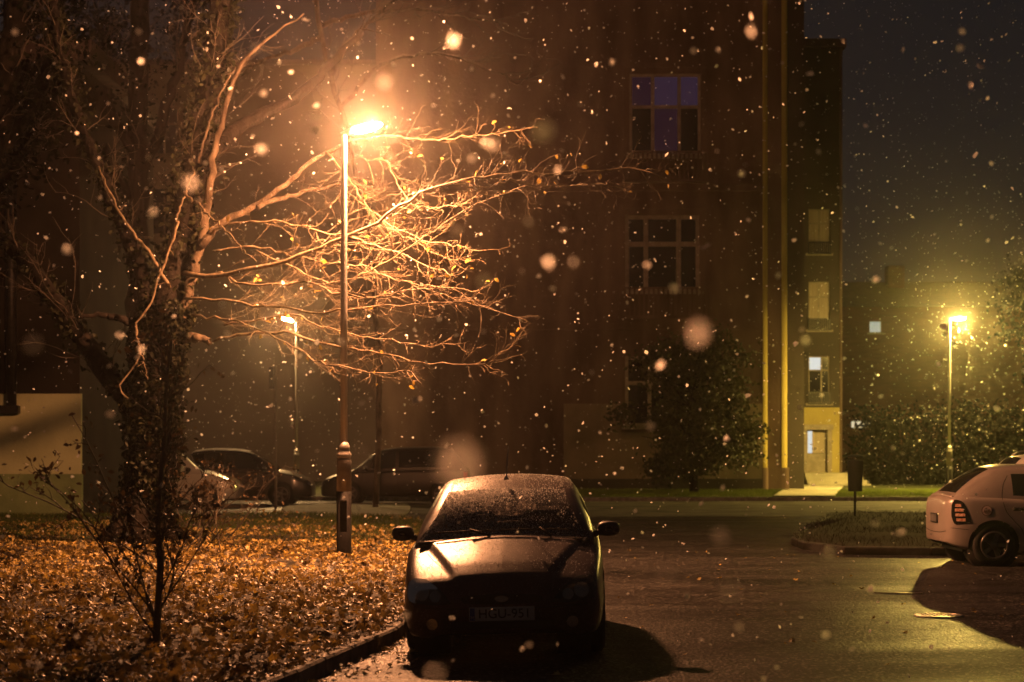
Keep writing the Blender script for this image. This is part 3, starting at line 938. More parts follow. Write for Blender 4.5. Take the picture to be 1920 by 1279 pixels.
# ------------------------------------------------------------------ silver coupe-backed car at the right and the estate behind it
def silver_car():
    p = dict(HATCH)
    p['L'] = 4.11
    p['zt'] = [(0, .52), (.04, .58), (.12, .64), (.25, .70), (.6, .80), (1.12, .90), (1.6, .93), (2.8, .965), (3.5, 1.0), (3.85, 1.01), (4.02, .985), (4.08, .95), (4.11, .88)]
    p['w'] = [(0, .50), (.03, .62), (.1, .73), (.22, .785), (.5, .82), (1.0, .845), (2.2, .85), (3.3, .85), (3.75, .825), (3.98, .765), (4.07, .69), (4.11, .58)]
    p['zb'] = [(0, .24), (.1, .20), (.6, .19), (3.6, .2), (4.0, .29), (4.11, .34)]
    p['cab'] = (1.02, 1.9, 3.38, 3.99)
    p['zr'] = [(1.02, .905), (1.3, 1.075), (1.6, 1.235), (1.9, 1.362), (2.4, 1.425), (2.8, 1.425), (3.12, 1.425), (3.38, 1.395), (3.6, 1.29), (3.8, 1.155), (3.99, 1.0)]
    p['wr'] = [(1.02, .745), (1.4, .665), (1.9, .60), (2.5, .59), (3.05, .57), (3.5, .56), (3.99, .60)]
    p['side_windows'] = [(1.5, 2.2), (2.3, 3.17)]
    p['fw'], p['rw_t'], p['rw'], p['crease'] = .84, 3.455, .305, None
    rear_x = 6.24
    root = thing('parked_car', 'silver-pink hatchback at the road edge showing its tail lamp and round side emblem', 'car',
                 (rear_x + 4.11, 26.75, 0), math.pi / 2, 'parked cars')
    k = car_parts(root, p, 'paint_silver', 'glass_dark')
    fin = k['fin']
    # tail lamps (rear face, wrapping to the side) and their bright bars
    tl = smooth_outline([(3.78, .63), (3.99, .60), (4.04, .74), (4.03, .90), (3.985, .955), (3.90, .93), (3.83, .80)], 30)
    for s in (-1, 1):
        def side_patch(outl, off, rings=5):
            return conform2(k['bvh'], outl, s, off, rings)
        vs, fs = side_patch(tl, .006); mb = MB(); mb.add(vs, fs)
        o = fin(mb, 'tail_light', 'glass_dark', root, False)
        for j, (z, a0, a1) in enumerate(((.665, 3.86, 3.98), (.735, 3.865, 3.99), (.805, 3.885, 3.995), (.87, 3.915, 3.99))):
            vs, fs = side_patch([(a0, z - .018), (a1, z - .018), (a1, z + .022), (a0, z + .022)], .011, 3)
            mb = MB(); mb.add(vs, fs); fin(mb, 'lamp_bar', 'tail_clear', o, False)
    pl = MB(); pl.box(-.20, .20, 4.11, 4.135, .60, .74, .006); fin(pl, 'plate_recess', 'plastic', root, False)
    pl = MB(); pl.box(-.17, .17, 4.136, 4.140, .62, .72, .0); fin(pl, 'number_plate', 'plate_dim', root, False)  # rear plate coloured dark to paint the shadow on it
    ribbon(k, 'tailgate_line', [(-.62, .50), (-.3, .47), (0, .465), (.3, .47), (.62, .50)], '-y', 6.0, .005, 'plastic', root)
    # lip spoiler
    sp = MB()
    pts = [(x, 4.0 + .045 * (1 - (x / .62) ** 2), 1.015 - .03 * (x / .62) ** 2) for x in np.linspace(-.62, .62, 15)]
    sp.tube(pts, .022, 8); fin(sp, 'lip_spoiler', 'paint_silver', root, False)
    # round emblem on the flank, fuel flap size
    for s in (-1,):
        for nm, r, m_, off in (('emblem', .078, 'emblem_dark', .004), ('emblem_face', .066, 'emblem', .006)):
            vs, fs = conform2(k['bvh'], circle(3.56, .80, r, 24), s, off, 3); mb = MB(); mb.add(vs, fs); fin(mb, nm, m_, root, False)
        for pg in ([(3.50, .775), (3.56, .765), (3.555, .80), (3.53, .825)], [(3.565, .765), (3.615, .775), (3.585, .83), (3.56, .845)], [(3.535, .75), (3.59, .75), (3.59, .76), (3.535, .76)]):
            vs, fs = conform2(k['bvh'], pg, s, .008, 2); mb = MB(); mb.add(vs, fs); fin(mb, 'emblem_mark', 'emblem_dark', root, False)
        hd = MB(); hd.box(-.885, -.845, 3.02, 3.20, .80, .85, .012); hd2 = fin(hd, 'door_handle', 'plastic', root, False)
    for s in (-1, 1):
        line_side(k, fin, 'door_line', [(3.22, 1.30), (3.30, 1.16), (3.33, .98), (3.29, .80), (3.18, .66), (3.06, .52), (2.99, .28)], s, .004, root)
        line_side(k, fin, 'door_line', [(2.25, .98), (2.26, .6), (2.25, .26)], s, .004, root)
        line_side(k, fin, 'bumper_line', [(3.82, .53), (3.95, .54), (4.05, .55)], s, .003, root)
        line_side(k, fin, 'arch_flare', [(3.455 + .385 * math.cos(a), .305 + .385 * math.sin(a)) for a in np.linspace(math.pi * .02, math.pi * .98, 18)], s, .012, root, 'paint_silver', .008)
        mirror_part(k, root, s, .80, 1.42, .915, 'plastic')
    return root


def conform2(bvh, outline, s, off, rings):
    """lay a patch onto the flank s (-1 or +1); outline in (y, z)"""
    n = len(outline)
    cx = sum(q[0] for q in outline) / n; cz = sum(q[1] for q in outline) / n
    d = Vector((-s, 0, 0))

    def proj(a, b):
        h = bvh.ray_cast(Vector((s * 2.0, a, b)), d)
        q = h[0] if h[0] is not None else bvh.find_nearest(Vector((s * .8, a, b)))[0]
        nn = (h[1] if h[0] is not None else -d)
        if nn.dot(d) > 0:
            nn = -nn
        return q + nn * off
    vs = [proj(cx, cz)]
    for r in range(1, rings + 1):
        vs += [proj(cx + (a - cx) * r / rings, cz + (b - cz) * r / rings) for a, b in outline]
    fs = [(0, 1 + k, 1 + (k + 1) % n) for k in range(n)]
    for r in range(rings - 1):
        for k in range(n):
            k2 = (k + 1) % n
            fs.append((1 + r * n + k, 1 + (r + 1) * n + k, 1 + (r + 1) * n + k2, 1 + r * n + k2))
    return vs, fs


def line_side(k, fin, name, pts, s, wid, root, m='plastic', off=.002):
    pts = curve_through(pts, 26)
    vs, fs = [], []
    d = Vector((-s, 0, 0))
    for i, (a, b) in enumerate(pts):
        a2, b2 = pts[min(i + 1, len(pts) - 1)]; a1, b1 = pts[max(i - 1, 0)]
        tx, tz = a2 - a1, b2 - b1
        ln = math.hypot(tx, tz) or 1
        for q in (-1, 1):
            o = Vector((s * 2.0, a - tz / ln * wid * q, b + tx / ln * wid * q))
            h = k['bvh'].ray_cast(o, d)
            r = h[0] if h[0] is not None and abs(h[0].x) > .3 else k['bvh'].find_nearest(Vector((s * .8, o.y, o.z)))[0]
            vs.append(r - d * off)
    for i in range(len(pts) - 1):
        fs.append((2 * i, 2 * i + 1, 2 * i + 3, 2 * i + 2))
    mb = MB(); mb.add(vs, fs)
    return fin(mb, name, m, root, False)


silver_car()


def van_shape(L, hgt, rear_steep=True, w=.86):
    return dict(
        L=L, w=[(0, .55), (.03, .66), (.1, .76), (.25, .81), (.6, w), (L - .5, w), (L - .15, w - .04), (L - .04, w - .10), (L, w - .2)],
        zt=[(0, .55), (.04, .64), (.12, .72), (.3, .80), (.7, .93), (1.05, 1.0), (1.8, 1.02), (L - .3, 1.05), (L - .04, 1.02), (L, .95)],
        zb=[(0, .27), (.1, .23), (.6, .22), (L - .5, .23), (L, .34)],
        cab=(.95, 1.85, L - .55, L - .08), fw=.88, rw_t=L - .82, rw=.32,
        zr=[(.95, 1.0), (1.25, 1.22), (1.55, hgt - .2), (1.85, hgt - .07), (2.4, hgt - .01), (L - 1.2, hgt), (L - .55, hgt - .05), (L - .28, hgt - .3), (L - .08, 1.06)],
        wr=[(.95, .76), (1.3, .70), (1.85, .64), (2.6, .63), (L - .55, .60), (L - .08, .66)],
        side_windows=[(1.45, 2.2), (2.28, 3.05), (3.13, L - .5)], lean=(.6, 0), crown=.05)


def far_car(label, p, paint, loc, rot, roof_mat=None, rails=False):
    root = thing('parked_car', label, 'car', loc, rot, 'parked cars')
    k = car_parts(root, p, paint, 'glass_dark', roof_mat=roof_mat)
    L = p['L']
    for s in (-1, 1):
        vs, fs = conform(k['bvh'], smooth_outline([(s * .45, .58), (s * .62, .56), (s * .76, .62), (s * .74, .74), (s * .6, .74)], 20), 'y', -1, .005, 3)
        mb = MB(); mb.add(vs, fs); k['fin'](mb, 'headlight', 'chrome', root, False)
        vs, fs = conform2(k['bvh'], [(L - .16, .72), (L - .04, .72), (L - .04, .98), (L - .16, .98)], s, .006, 3)
        mb = MB(); mb.add(vs, fs); k['fin'](mb, 'tail_light', 'tail_red', root, False)
        line_side(k, k['fin'], 'door_line', [(2.24, 1.0), (2.25, .6), (2.24, .3)], s, .005, root)
        mirror_part(k, root, s, .82, 1.35, 1.0, 'plastic')
        if rails:
            mb = MB()
            z = lambda t: k['zr'](t) + .045
            pts = [(s * .54, 1.95, z(1.95) - .03)] + [(s * .54, t, z(t) + .03) for t in np.linspace(2.1, L - .75, 8)] + [(s * .54, L - .62, z(L - .62) - .02)]
            mb.tube(pts, .016, 6); k['fin'](mb, 'roof_rail', 'rim', root, False)
    return root


# estate behind the silver car (only its roof and tail pillar show)
est = van_shape(4.45, 1.585)
q = P(1842, 868, 29.2)
far_car('grey estate parked behind the silver-pink hatchback, only its roof showing', est, 'paint_pale', (q.x + 4.45, 29.2, 0), math.pi / 2, rails=True)
# three cars on the far side, by the paved patch
q = G(600, 946)
far_car('dark brown people carrier in profile behind the near lamp post', van_shape(4.4, 1.68), 'paint_brown', (q.x, q.y + .9, 0), -math.pi / 2)
q = G(597, 946)
far_car('black people carrier with a pale snow-dusted roof behind the shrub', van_shape(4.0, 1.63), 'paint_black', (q.x - .15, q.y + .2, 0), math.pi / 2, roof_mat='snow_roof')
q = P(452, 900, 52)
far_car('pale car mostly hidden behind the big tree trunk, only its cabin showing', van_shape(4.2, 1.68), 'paint_pale', (q.x, 52, 0), math.pi / 2)


# ------------------------------------------------------------------ ground
def sheet(name, poly, z, m):
    mb = MB(); mb.add([(x, y, z) for x, y in poly], [tuple(range(len(poly)))], False)
    return struct(mb.build(name, m))


g = MB()
g.add([(-150, -20, -.004), (150, -20, -.004), (150, 230, -.004), (-150, 230, -.004)], [(0, 1, 2, 3)], False)
struct(g.build('ground', 'soil'))
sheet('road', [(-60, -15), (60, -15), (60, 57), (-60, 57)], 0.0, 'asphalt')


sheet('cross_road', [(-4, 45.5), (2, 44.2), (8, 44.6), (60, 45.2), (60, 57), (-4, 57)], 0.004, 'asphalt_worn')  # paler sheet painting the far lamp's pool of light on the road


def lawn_slab(name, edge, zl, m='lawn', bumpy=.05, step=.5):
    """raised ground inside the outline: a grid clipped to it, gently uneven, with a side skirt"""
    import bmesh
    bm = bmesh.new()
    vs = [bm.verts.new((x, y, zl)) for x, y in edge]
    f = bm.faces.new(vs)
    r = bmesh.ops.extrude_face_region(bm, geom=[f])
    for v in [e for e in r['geom'] if isinstance(e, bmesh.types.BMVert)]:
        v.co.z = -.02
    xs = [q[0] for q in edge]; ys = [q[1] for q in edge]
    for a, lo, hi in ((0, min(xs), max(xs)), (1, min(ys), max(ys))):
        q = lo + step
        while q < hi:
            nrm = Vector((1, 0, 0)) if a == 0 else Vector((0, 1, 0))
            bmesh.ops.bisect_plane(bm, geom=bm.verts[:] + bm.edges[:] + bm.faces[:], plane_co=nrm * q, plane_no=nrm)
            q += step
    E = [Vector(e) for e in edge]
    for v in bm.verts:
        if v.co.z > 0:
            d = min(dist_seg(v.co.xy, E[i], E[(i + 1) % len(E)]) for i in range(len(E)))
            v.co.z += min(1, d / 1.5) * (bumpy * (mnoise.noise(v.co * .45) + .35))
    bmesh.ops.recalc_face_normals(bm, faces=bm.faces)
    me = bpy.data.meshes.new(name)
    bm.to_mesh(me); bm.free()
    for pl in me.polygons:
        pl.use_smooth = True
    return struct(link(name, me, m))


def dist_seg(p, a, b):
    ab = b - a
    t = max(0, min(1, (p - a).dot(ab) / max(1e-9, ab.length_squared)))
    return (p - (a + ab * t)).length


def kerb_line(name, pts, wid=.14, h=.13, m='kerb'):
    """kerb stones along pts, top bevelled, built to the left of the line"""
    mb = MB()
    pts = [Vector((x, y, 0)) for x, y in pts]
    segs = []
    for a, b in zip(pts[:-1], pts[1:]):
        n = max(1, int(round((b - a).length / .95)))
        for i in range(n):
            segs.append((a.lerp(b, i / n), a.lerp(b, (i + 1) / n)))
    for a, b in segs:
        d = (b - a); ln = d.length
        m4 = Matrix.Translation(a) @ Matrix.Rotation(math.atan2(d.y, d.x), 4, 'Z')
        dz = rnd.uniform(-.006, .006)
        mb.box(.004, ln - .004, 0, wid, -.03, h + dz, .018, m4)
    return struct(mb.build(name, m))


# leafy verge on the left: kerb line read off the photo, then along the hidden side of the car
kp = [G(520, 1300), G(600, 1262), G(690, 1222), G(750, 1190)]
kpts = [(-2.1, 10.6)] + [(q.x, q.y) for q in kp] + [(-1.12, 18.5), (-1.25, 24), (-1.5, 32), (-1.9, 38.5), (-2.6, 40.8), (-3.8, 41.8), (-8, 42.2), (-18, 42.4)]
kpts = curve_through(kpts, 60)
edge = kpts + [(-18, 10.6)]
LAWN_Z = .12
lawn = lawn_slab('lawn', edge, LAWN_Z, 'soil', .10, .6)
kerb_line('kerb', [(x + .07, y) for x, y in kpts][::-1][::-1])
# paved patch by the far cars
pv = [G(528, 956), G(545, 950), G(640, 946), G(760, 948), G(760, 966), G(640, 971), G(560, 970)]
pp = curve_through([(q.x, q.y) for q in pv] + [(pv[0].x, pv[0].y)], 40)[:-1]
mb = MB(); mb.prism(pp, -.01, .05); struct(mb.build('pavement', 'concrete'))
# far verge and path in front of the long building
kf = [(60, 56.9), (20, 56.9), (9, 56.8), (2, 56.4), (-2, 56.2), (-6, 57.5), (-30, 58.5)]
lawn_slab('far_lawn', [(-30, 58.6), (-6, 57.6), (-2, 56.35), (2, 56.55), (9, 56.95), (60, 57.05), (60, 100), (-30, 100)], .12, 'lawn', .03, 2.0)
kerb_line('far_kerb', [(x, y) for x, y in kf][::-1])
a0, a1 = G(1478, 938, .12), G(1600, 938, .12)
sheet('path', [(a0.x, 56.95), (a1.x, 56.95), (13.6, 74), (11.4, 74), (9.9, 66)], .175, 'concrete')
# traffic island on the right, its shade put into soil, kerb and grass colours
ip = [G(1745, 972), G(1640, 969), G(1590, 970), G(1535, 985), G(1495, 1010), G(1490, 1026), G(1530, 1036), G(1640, 1042)]
ipts = [(30, ip[0].y)] + [(q.x, q.y) for q in ip] + [(7.6, 28.55), (30, 28.4)]
ipts = curve_through(ipts, 44)
lawn_slab('traffic_island', ipts, .11, 'soil_dark', .10, .6)
kerb_line('island_kerb', ipts[1:], m='kerb_dark')


# worn iron covers in the road
def manhole():
    q = G(1760, 1155)
    root = thing('manhole_cover', 'round slotted iron manhole cover in the wet road', 'manhole cover', (q.x, q.y, 0))
    mb = MB(); mb.lathe([(.245, .0), (.245, .012), (.205, .016), (.205, .0)], (0, 0, 0), 40, 'z', closed=True)
    mb.build('rim_ring', 'cast_iron', root)
    mb = MB(); mb.lathe([(.20, .002), (.20, .006)], (0, 0, 0), 40)
    mb.build('cover_plate', 'iron', root)
    mb = MB()
    for i in range(-4, 5):
        x = i * .046
        hw = math.sqrt(max(0, .195 ** 2 - x * x)) * .92
        mb.box(x - .011, x + .011, -hw, hw, .006, .017, .003)
    mb.build('grating', 'cast_iron', root)
    q = G(1684, 1113)
    mb = MB()
    pts = smooth_outline([(-.27, .05), (-.1, .02), (.12, -.03), (.27, -.09), (.22, -.12), (0, -.09), (-.2, -.02)], 30)
    mb.prism(pts, .0, .014)
    o = mb.build('drain_strip', 'cast_iron', None, (q.x, q.y, 0.002))
    tag(o, 'long narrow shiny iron strip in the road beyond the round cover', 'drain strip')


manhole()


# ------------------------------------------------------------------ fallen leaves and grass
def inside_poly(x, y, poly):
    px = np.array([q[0] for q in poly]); py = np.array([q[1] for q in poly])
    qx, qy = np.roll(px, -1), np.roll(py, -1)
    c = np.zeros(len(x), bool)
    for i in range(len(px)):
        cond = (py[i] > y) != (qy[i] > y)
        xi = (qx[i] - px[i]) * (y - py[i]) / (qy[i] - py[i] + 1e-12) + px[i]
        c ^= cond & (x < xi)
    return c


lawn_bvh = BVHTree.FromPolygons([v.co.copy() for v in lawn.data.vertices], [tuple(pl.vertices) for pl in lawn.data.polygons])


def lawn_z(x, y):
    h = lawn_bvh.ray_cast(Vector((x, y, 3)), Vector((0, 0, -1)))
    return h[0].z if h[0] is not None else 0.0


n = 85000
yy = 11 + 31 * npr.random(n) ** 1.35
xx = -17 + 16.2 * npr.random(n)
keep = inside_poly(xx, yy, edge) & (xx > -.36 * yy - 2)
# thinner towards the far green end, with patches of bare turf
pn = np.array([mnoise.noise(Vector((x * .45, y * .45, 0))) for x, y in zip(xx, yy)])
dens = np.clip(1.25 - np.maximum(0, yy - 26) / 9.0 + pn * 1.1, .03, 1)
keep &= npr.random(n) < dens
xx, yy = xx[keep], yy[keep]
dr = np.array([mnoise.noise(Vector((x * 1.7, y * 1.7, 3))) for x, y in zip(xx, yy)])
zz = np.array([lawn_z(x, y) for x, y in zip(xx, yy)]) + .006 + npr.random(len(xx)) * (.05 + .07 * np.clip(dr + .2, 0, 1))
sz = np.clip(npr.lognormal(math.log(.034), .40, len(xx)), .02, .095)
lv = scatter('fallen_leaves', np.stack([xx, yy, zz], 1), sz, 'leaf_litter', None, 'maple', .22, 3)
tag(lv, 'thick carpet of fallen brown maple leaves over the verge', 'leaves', kind='stuff')
n = 420
kx_, ky_ = [], []
for i in range(n):
    j = npr.integers(0, 26); f = npr.random()
    kx_.append(kpts[j][0] * (1 - f) + kpts[j + 1][0] * f + npr.uniform(-.12, .08)); ky_.append(kpts[j][1] * (1 - f) + kpts[j + 1][1] * f)
lv = scatter('kerb_leaves', np.stack([kx_, ky_, np.full(n, .155)], 1), npr.uniform(.025, .055, n), 'leaf_litter', None, 'maple', 1.0, 17)
tag(lv, 'brown leaves lying across the top of the kerb stones', 'leaves', kind='stuff')
# bigger yellow leaves picked out on top, and strays in the gutter
n = 900
yy = 12 + 18 * npr.random(n); xx = -9 + 8.0 * npr.random(n)
kx = inside_poly(xx, yy, edge); xx, yy = xx[kx], yy[kx]
zz = np.array([lawn_z(x, y) for x, y in zip(xx, yy)]) + .05
lv = scatter('yellow_leaves', np.stack([xx, yy, zz], 1), npr.uniform(.05, .085, len(xx)), 'leaf_yellow', None, 'maple', .9, 5)
tag(lv, 'larger yellow maple leaves lying on the brown leaf carpet', 'leaves', kind='stuff')
n = 700
t = npr.random(n); gx, gy = [], []
for i in range(n):
    j = int(t[i] * 24)
    x, y = kpts[j]
    gx.append(x + .05 + abs(npr.normal()) * .26); gy.append(y + npr.normal() * .25)
lv = scatter('gutter_leaves', np.stack([gx, gy, np.full(n, .02)], 1), npr.uniform(.03, .06, n), 'leaf_litter', None, 'maple', 1.2, 6)
tag(lv, 'scattered brown leaves lying in the gutter along the kerb', 'leaves', kind='stuff')
n = 150
lv = scatter('road_leaves', np.stack([npr.uniform(-.8, 9, n), npr.uniform(12.5, 30, n), np.full(n, .016)], 1), npr.uniform(.02, .05, n), 'leaf_litter', None, 'maple', 1.2, 16)
tag(lv, 'few stray leaves stuck to the open wet road', 'leaves', kind='stuff')
# grass at the far end of the verge, before the building and on the island
n = 36000
yy = 27 + 15 * npr.random(n); xx = -14 + 12.8 * npr.random(n)
kx = inside_poly(xx, yy, edge) & (npr.random(n) < np.clip((yy - 27) / 7, .05, 1)); xx, yy = xx[kx], yy[kx]
zz = np.array([lawn_z(x, y) for x, y in zip(xx, yy)])
gr = scatter('grass', np.stack([xx, yy, zz], 1), npr.uniform(.05, .12, len(xx)), 'grass', None, 'blade', 0, 8)
tag(gr, 'short green grass at the far end of the leafy verge', 'grass', kind='stuff')
n = 42000
xx = -4 + 26 * npr.random(n); yy = 57.1 + 8 * npr.random(n)
kx = ~inside_poly(xx, yy, [(a0.x, 56.9), (a1.x, 56.9), (13.6, 74), (11.4, 74), (9.9, 66)])
xx, yy = xx[kx], yy[kx]
gr = scatter('far_grass', np.stack([xx, yy, np.full(len(xx), .12)], 1), npr.uniform(.06, .15, len(xx)), 'grass_lush', None, 'blade', 0, 9)
tag(gr, 'bright green strip of grass between the far kerb and the tall building', 'grass', kind='stuff')
n = 16000
xx = 4 + 20 * npr.random(n); yy = 28 + 16 * npr.random(n)
kx = inside_poly(xx, yy, ipts + [(30, 28.4)]); xx, yy = xx[kx], yy[kx]
gr = scatter('island_grass', np.stack([xx, yy, np.full(len(xx), .12)], 1), npr.uniform(.05, .11, len(xx)), 'grass_dull', None, 'blade', 0, 10)
tag(gr, 'short dull grass on the dark traffic island', 'grass', kind='stuff')


# ------------------------------------------------------------------ street lamps, bin, sign
def street_lamp(label, base, side, mat_bowl, top=6.12, deep=True):
    root = thing('street_lamp', label, 'street lamp', base, 0, 'street lamps')
    mb = MB()
    mb.lathe([(.112, -.03), (.112, .05), (.107, .07), (.107, .92)], (0, 0, 0), 28)
    b = mb.build('pole_base', 'pole_tar', root)
    mb = MB(); mb.lathe([(.105, .922), (.105, 1.36), (.098, 1.40)], (0, 0, 0), 28); mb.build('base_sleeve', 'pole_base', root)
    mb = MB(); mb.box(-.05, .05, -.1115, -.104, .35, .80, .004); mb.build('service_door', 'pole_tar', b)
    mb = MB(); mb.lathe([(.098, 1.40), (.105, 1.42), (.105, 1.46), (.075, 1.50), (.085, 1.53), (.08, 1.57), (.052, 1.62)], (0, 0, 0), 28)
    mb.build('pole_collar', 'pole', root)
    mb = MB(); mb.lathe([(.050, 1.61), (.048, 3.5), (.040, top - .12), (.040, top - .02)], (0, 0, 0), 24)
    mb.build('pole', 'pole', root)
    # lantern: slim cap over a deep glowing bowl, tilted slightly up towards the road
    m4 = Matrix.Translation((0, 0, top - .03)) @ Matrix.Rotation(math.radians(-14 if deep else -3) * side, 4, 'Y')
    cap = MB()
    cap.tube([m4 @ Vector((-side * .04, 0, .0)), m4 @ Vector((side * .10, 0, .03)), m4 @ Vector((side * .17, 0, .04))], [.042, .045, .05], 12)
    if deep:                                        # drop-bowl lantern: glass all round under a slim spine
        cap.add(*half_ellipsoid(m4, side * .30, .055, .22, .03, .035, 1))
    else:                                           # flat-glass lantern: the hood hides the light from above
        cap.add(*half_ellipsoid(m4, side * .32, .0, .27, .115, .085, 1))
    head = cap.build('lamp_head', 'pole', root)
    bw = MB()
    if deep:
        bw.add(*half_ellipsoid(m4, side * .34, .018, .22, .088, .060, -1))
        bw.add(*half_ellipsoid(m4, side * .34, .018, .22, .088, .042, 1))
    else:
        bw.add(*half_ellipsoid(m4, side * .34, -.006, .22, .095, .040, -1))
    bw.build('lamp_bowl', mat_bowl, head)
    return root


def half_ellipsoid(m4, cx, cz, rx, ry, rz, up):
    vs, fs = [], []
    nu, nv = 20, 6
    for i in range(nv + 1):
        th = math.pi / 2 * i / nv
        for k in range(nu):
            a = 2 * math.pi * k / nu
            vs.append(m4 @ Vector((cx + rx * math.cos(th) * math.cos(a), ry * math.cos(th) * math.sin(a), cz + up * rz * math.sin(th))))
    for i in range(nv):
        for k in range(nu):
            k2 = (k + 1) % nu
            f = (i * nu + k, i * nu + k2, (i + 1) * nu + k2, (i + 1) * nu + k)
            fs.append(f if up > 0 else f[::-1])
    fs.append(tuple(range(nu)) if up < 0 else tuple(range(nu - 1, -1, -1)))
    return vs, fs


q = G(645, 1064)
LAMP1 = (q.x, q.y, .0)
street_lamp('tall street lamp with a blazing orange lantern standing in the leafy verge', (q.x, q.y, lawn_z(q.x, q.y)), 1, 'lamp_orange', top=6.12 - LAWN_Z + .02)
street_lamp('far street lamp with a small glowing lantern seen through the bare twigs', ((556 - CX) / 53.2, 63.9, 0), -1, 'lamp_amber')
street_lamp('yellow-glowing street lamp amid dense snow beyond the silver-pink car', ((1780 - CX) / 53.2, 63.9, .12), 1, 'lamp_yellow', deep=False)

q = G(1603, 966, .13)
root = thing('litter_bin', 'dark litter bin on a thin post at the traffic island', 'litter bin', (q.x, q.y, .13))
mb = MB(); mb.tube([(0, 0, -.05), (0, 0, 1.2)], .03, 10); mb.build('post', 'iron', root)
mb = MB(); mb.lathe([(.15, .55), (.16, .56), (.185, 1.25), (.19, 1.27), (.175, 1.275)], (0, -.03, 0), 24); mb.build('bin_body', 'bin', root)
mb = MB(); mb.lathe([(.185, 1.34), (.21, 1.345), (.20, 1.37), (.10, 1.40), (.01, 1.41)], (0, -.03, 0), 24)
for a in (0, 2.1, 4.2):
    mb.tube([(.16 * math.cos(a), -.03 + .16 * math.sin(a), 1.26), (.17 * math.cos(a), -.03 + .17 * math.sin(a), 1.345)], .012, 6)
mb.build('lid', 'bin', root)

root = thing('road_sign', 'thin road sign post seen edge-on behind the shrub', 'road sign', ((517 - CX) / F * 50, 50, 0))
mb = MB(); mb.tube([(0, 0, -.05), (0, 0, 3.95)], .035, 10); mb.build('post', 'pole_base', root)
mb = MB(); mb.box(-.16, -.035, -.25, .25, 3.3, 3.9, .01); mb.build('sign_plate', 'iron', root)


# ------------------------------------------------------------------ buildings
def wall_holes(mb, x0, x1, z0, z1, y0, y1, holes):
    """front wall (front face at y0) made of blocks round rectangular holes (hx0, hx1, hz0, hz1)"""
    xs = sorted({x0, x1, *[h[0] for h in holes], *[h[1] for h in holes]})
    for a, b in zip(xs[:-1], xs[1:]):
        cuts = sorted((h[2], h[3]) for h in holes if h[0] <= a + 1e-6 and h[1] >= b - 1e-6)
        z = z0
        for c0, c1 in cuts + [(z1, z1)]:
            if c0 > z + 1e-6:
                mb.box(a, b, y0, y1, z, c0)
            z = c1


def window_part(root, x0, x1, z0, z1, y, mull=(), trans=(), panes=None, fw=.09, depth=.16, sill=True, frame='frame_pale', default='pane_dark'):
    """a framed window set into a hole; mull / trans are fractions of bars; panes maps cell -> material"""
    mb = MB()
    yf0, yf1 = y + .10, y + .18
    mb.box(x0, x0 + fw, yf0, yf1, z0, z1); mb.box(x1 - fw, x1, yf0, yf1, z0, z1)
    mb.box(x0 + fw, x1 - fw, yf0, yf1, z0, z0 + fw); mb.box(x0 + fw, x1 - fw, yf0, yf1, z1 - fw, z1)
    bx = [x0 + (x1 - x0) * f for f in mull]
    bz = [z0 + (z1 - z0) * f for f in trans]
    for b in bx:
        mb.box(b - fw * .6, b + fw * .6, yf0 + .005, yf1 - .005, z0 + fw, z1 - fw)
    for b in bz:
        mb.box(x0 + fw, x1 - fw, yf0 + .008, yf1 - .008, b - fw * .6, b + fw * .6)
    if sill:
        mb.box(x0 - .12, x1 + .12, y - .10, y + .10, z0 - .10, z0 - .004)
    w = mb.build('window', frame, root)
    gx = [x0 + fw] + bx + [x1 - fw]; gz = [z0 + fw] + bz + [z1 - fw]
    byM = {}
    for i in range(len(gx) - 1):
        for j in range(len(gz) - 1):
            byM.setdefault((panes or {}).get((i, j), default), []).append((gx[i], gx[i + 1], gz[j], gz[j + 1]))
    for m_, cells in byM.items():
        for c in cells:
            pm = MB(); pm.box(c[0], c[1], yf0 + .03, yf0 + .045, c[2], c[3]); pm.build('pane', m_, w)
    return w


# --- the tall building
YB = 65.0
sB = F / YB
bx_ = lambda px: (px - CX) / sB
bz_ = lambda py: H + (HY - py) / sB
B = thing('apartment_building', 'tall brown apartment block with bright lit corner edges and large framed windows', 'building', (bx_(1100), YB, 0))
ox = bx_(1100)
y0 = 0.0                                            # local: front plane of the main wall
wins = [(bx_(1180), bx_(1314), bz_(292), bz_(138)), (bx_(1172), bx_(1312), bz_(546), bz_(403)), (bx_(1172), bx_(1312), bz_(800), bz_(668))]
holes = [(a - ox, b - ox, c, d) for a, b, c, d in wins]
TOP = 23.0
xl, xr = bx_(705) - ox, bx_(1430) - ox
rec0, rec1 = bx_(862) - ox, bx_(1055) - ox           # recessed bay on the ground storey
# two more storeys of windows on the plain left half, almost lost in the haze
lw = []
holes += lw
mb = MB(); wall_holes(mb, xl, xr, 0, TOP, 0, .42, holes); mb.build('wall', 'plaster', B)
mb = MB()
c1, c2, c3 = bx_(1440) - ox, bx_(1467) - ox, bx_(1479) - ox
e1 = bx_(1514) - ox
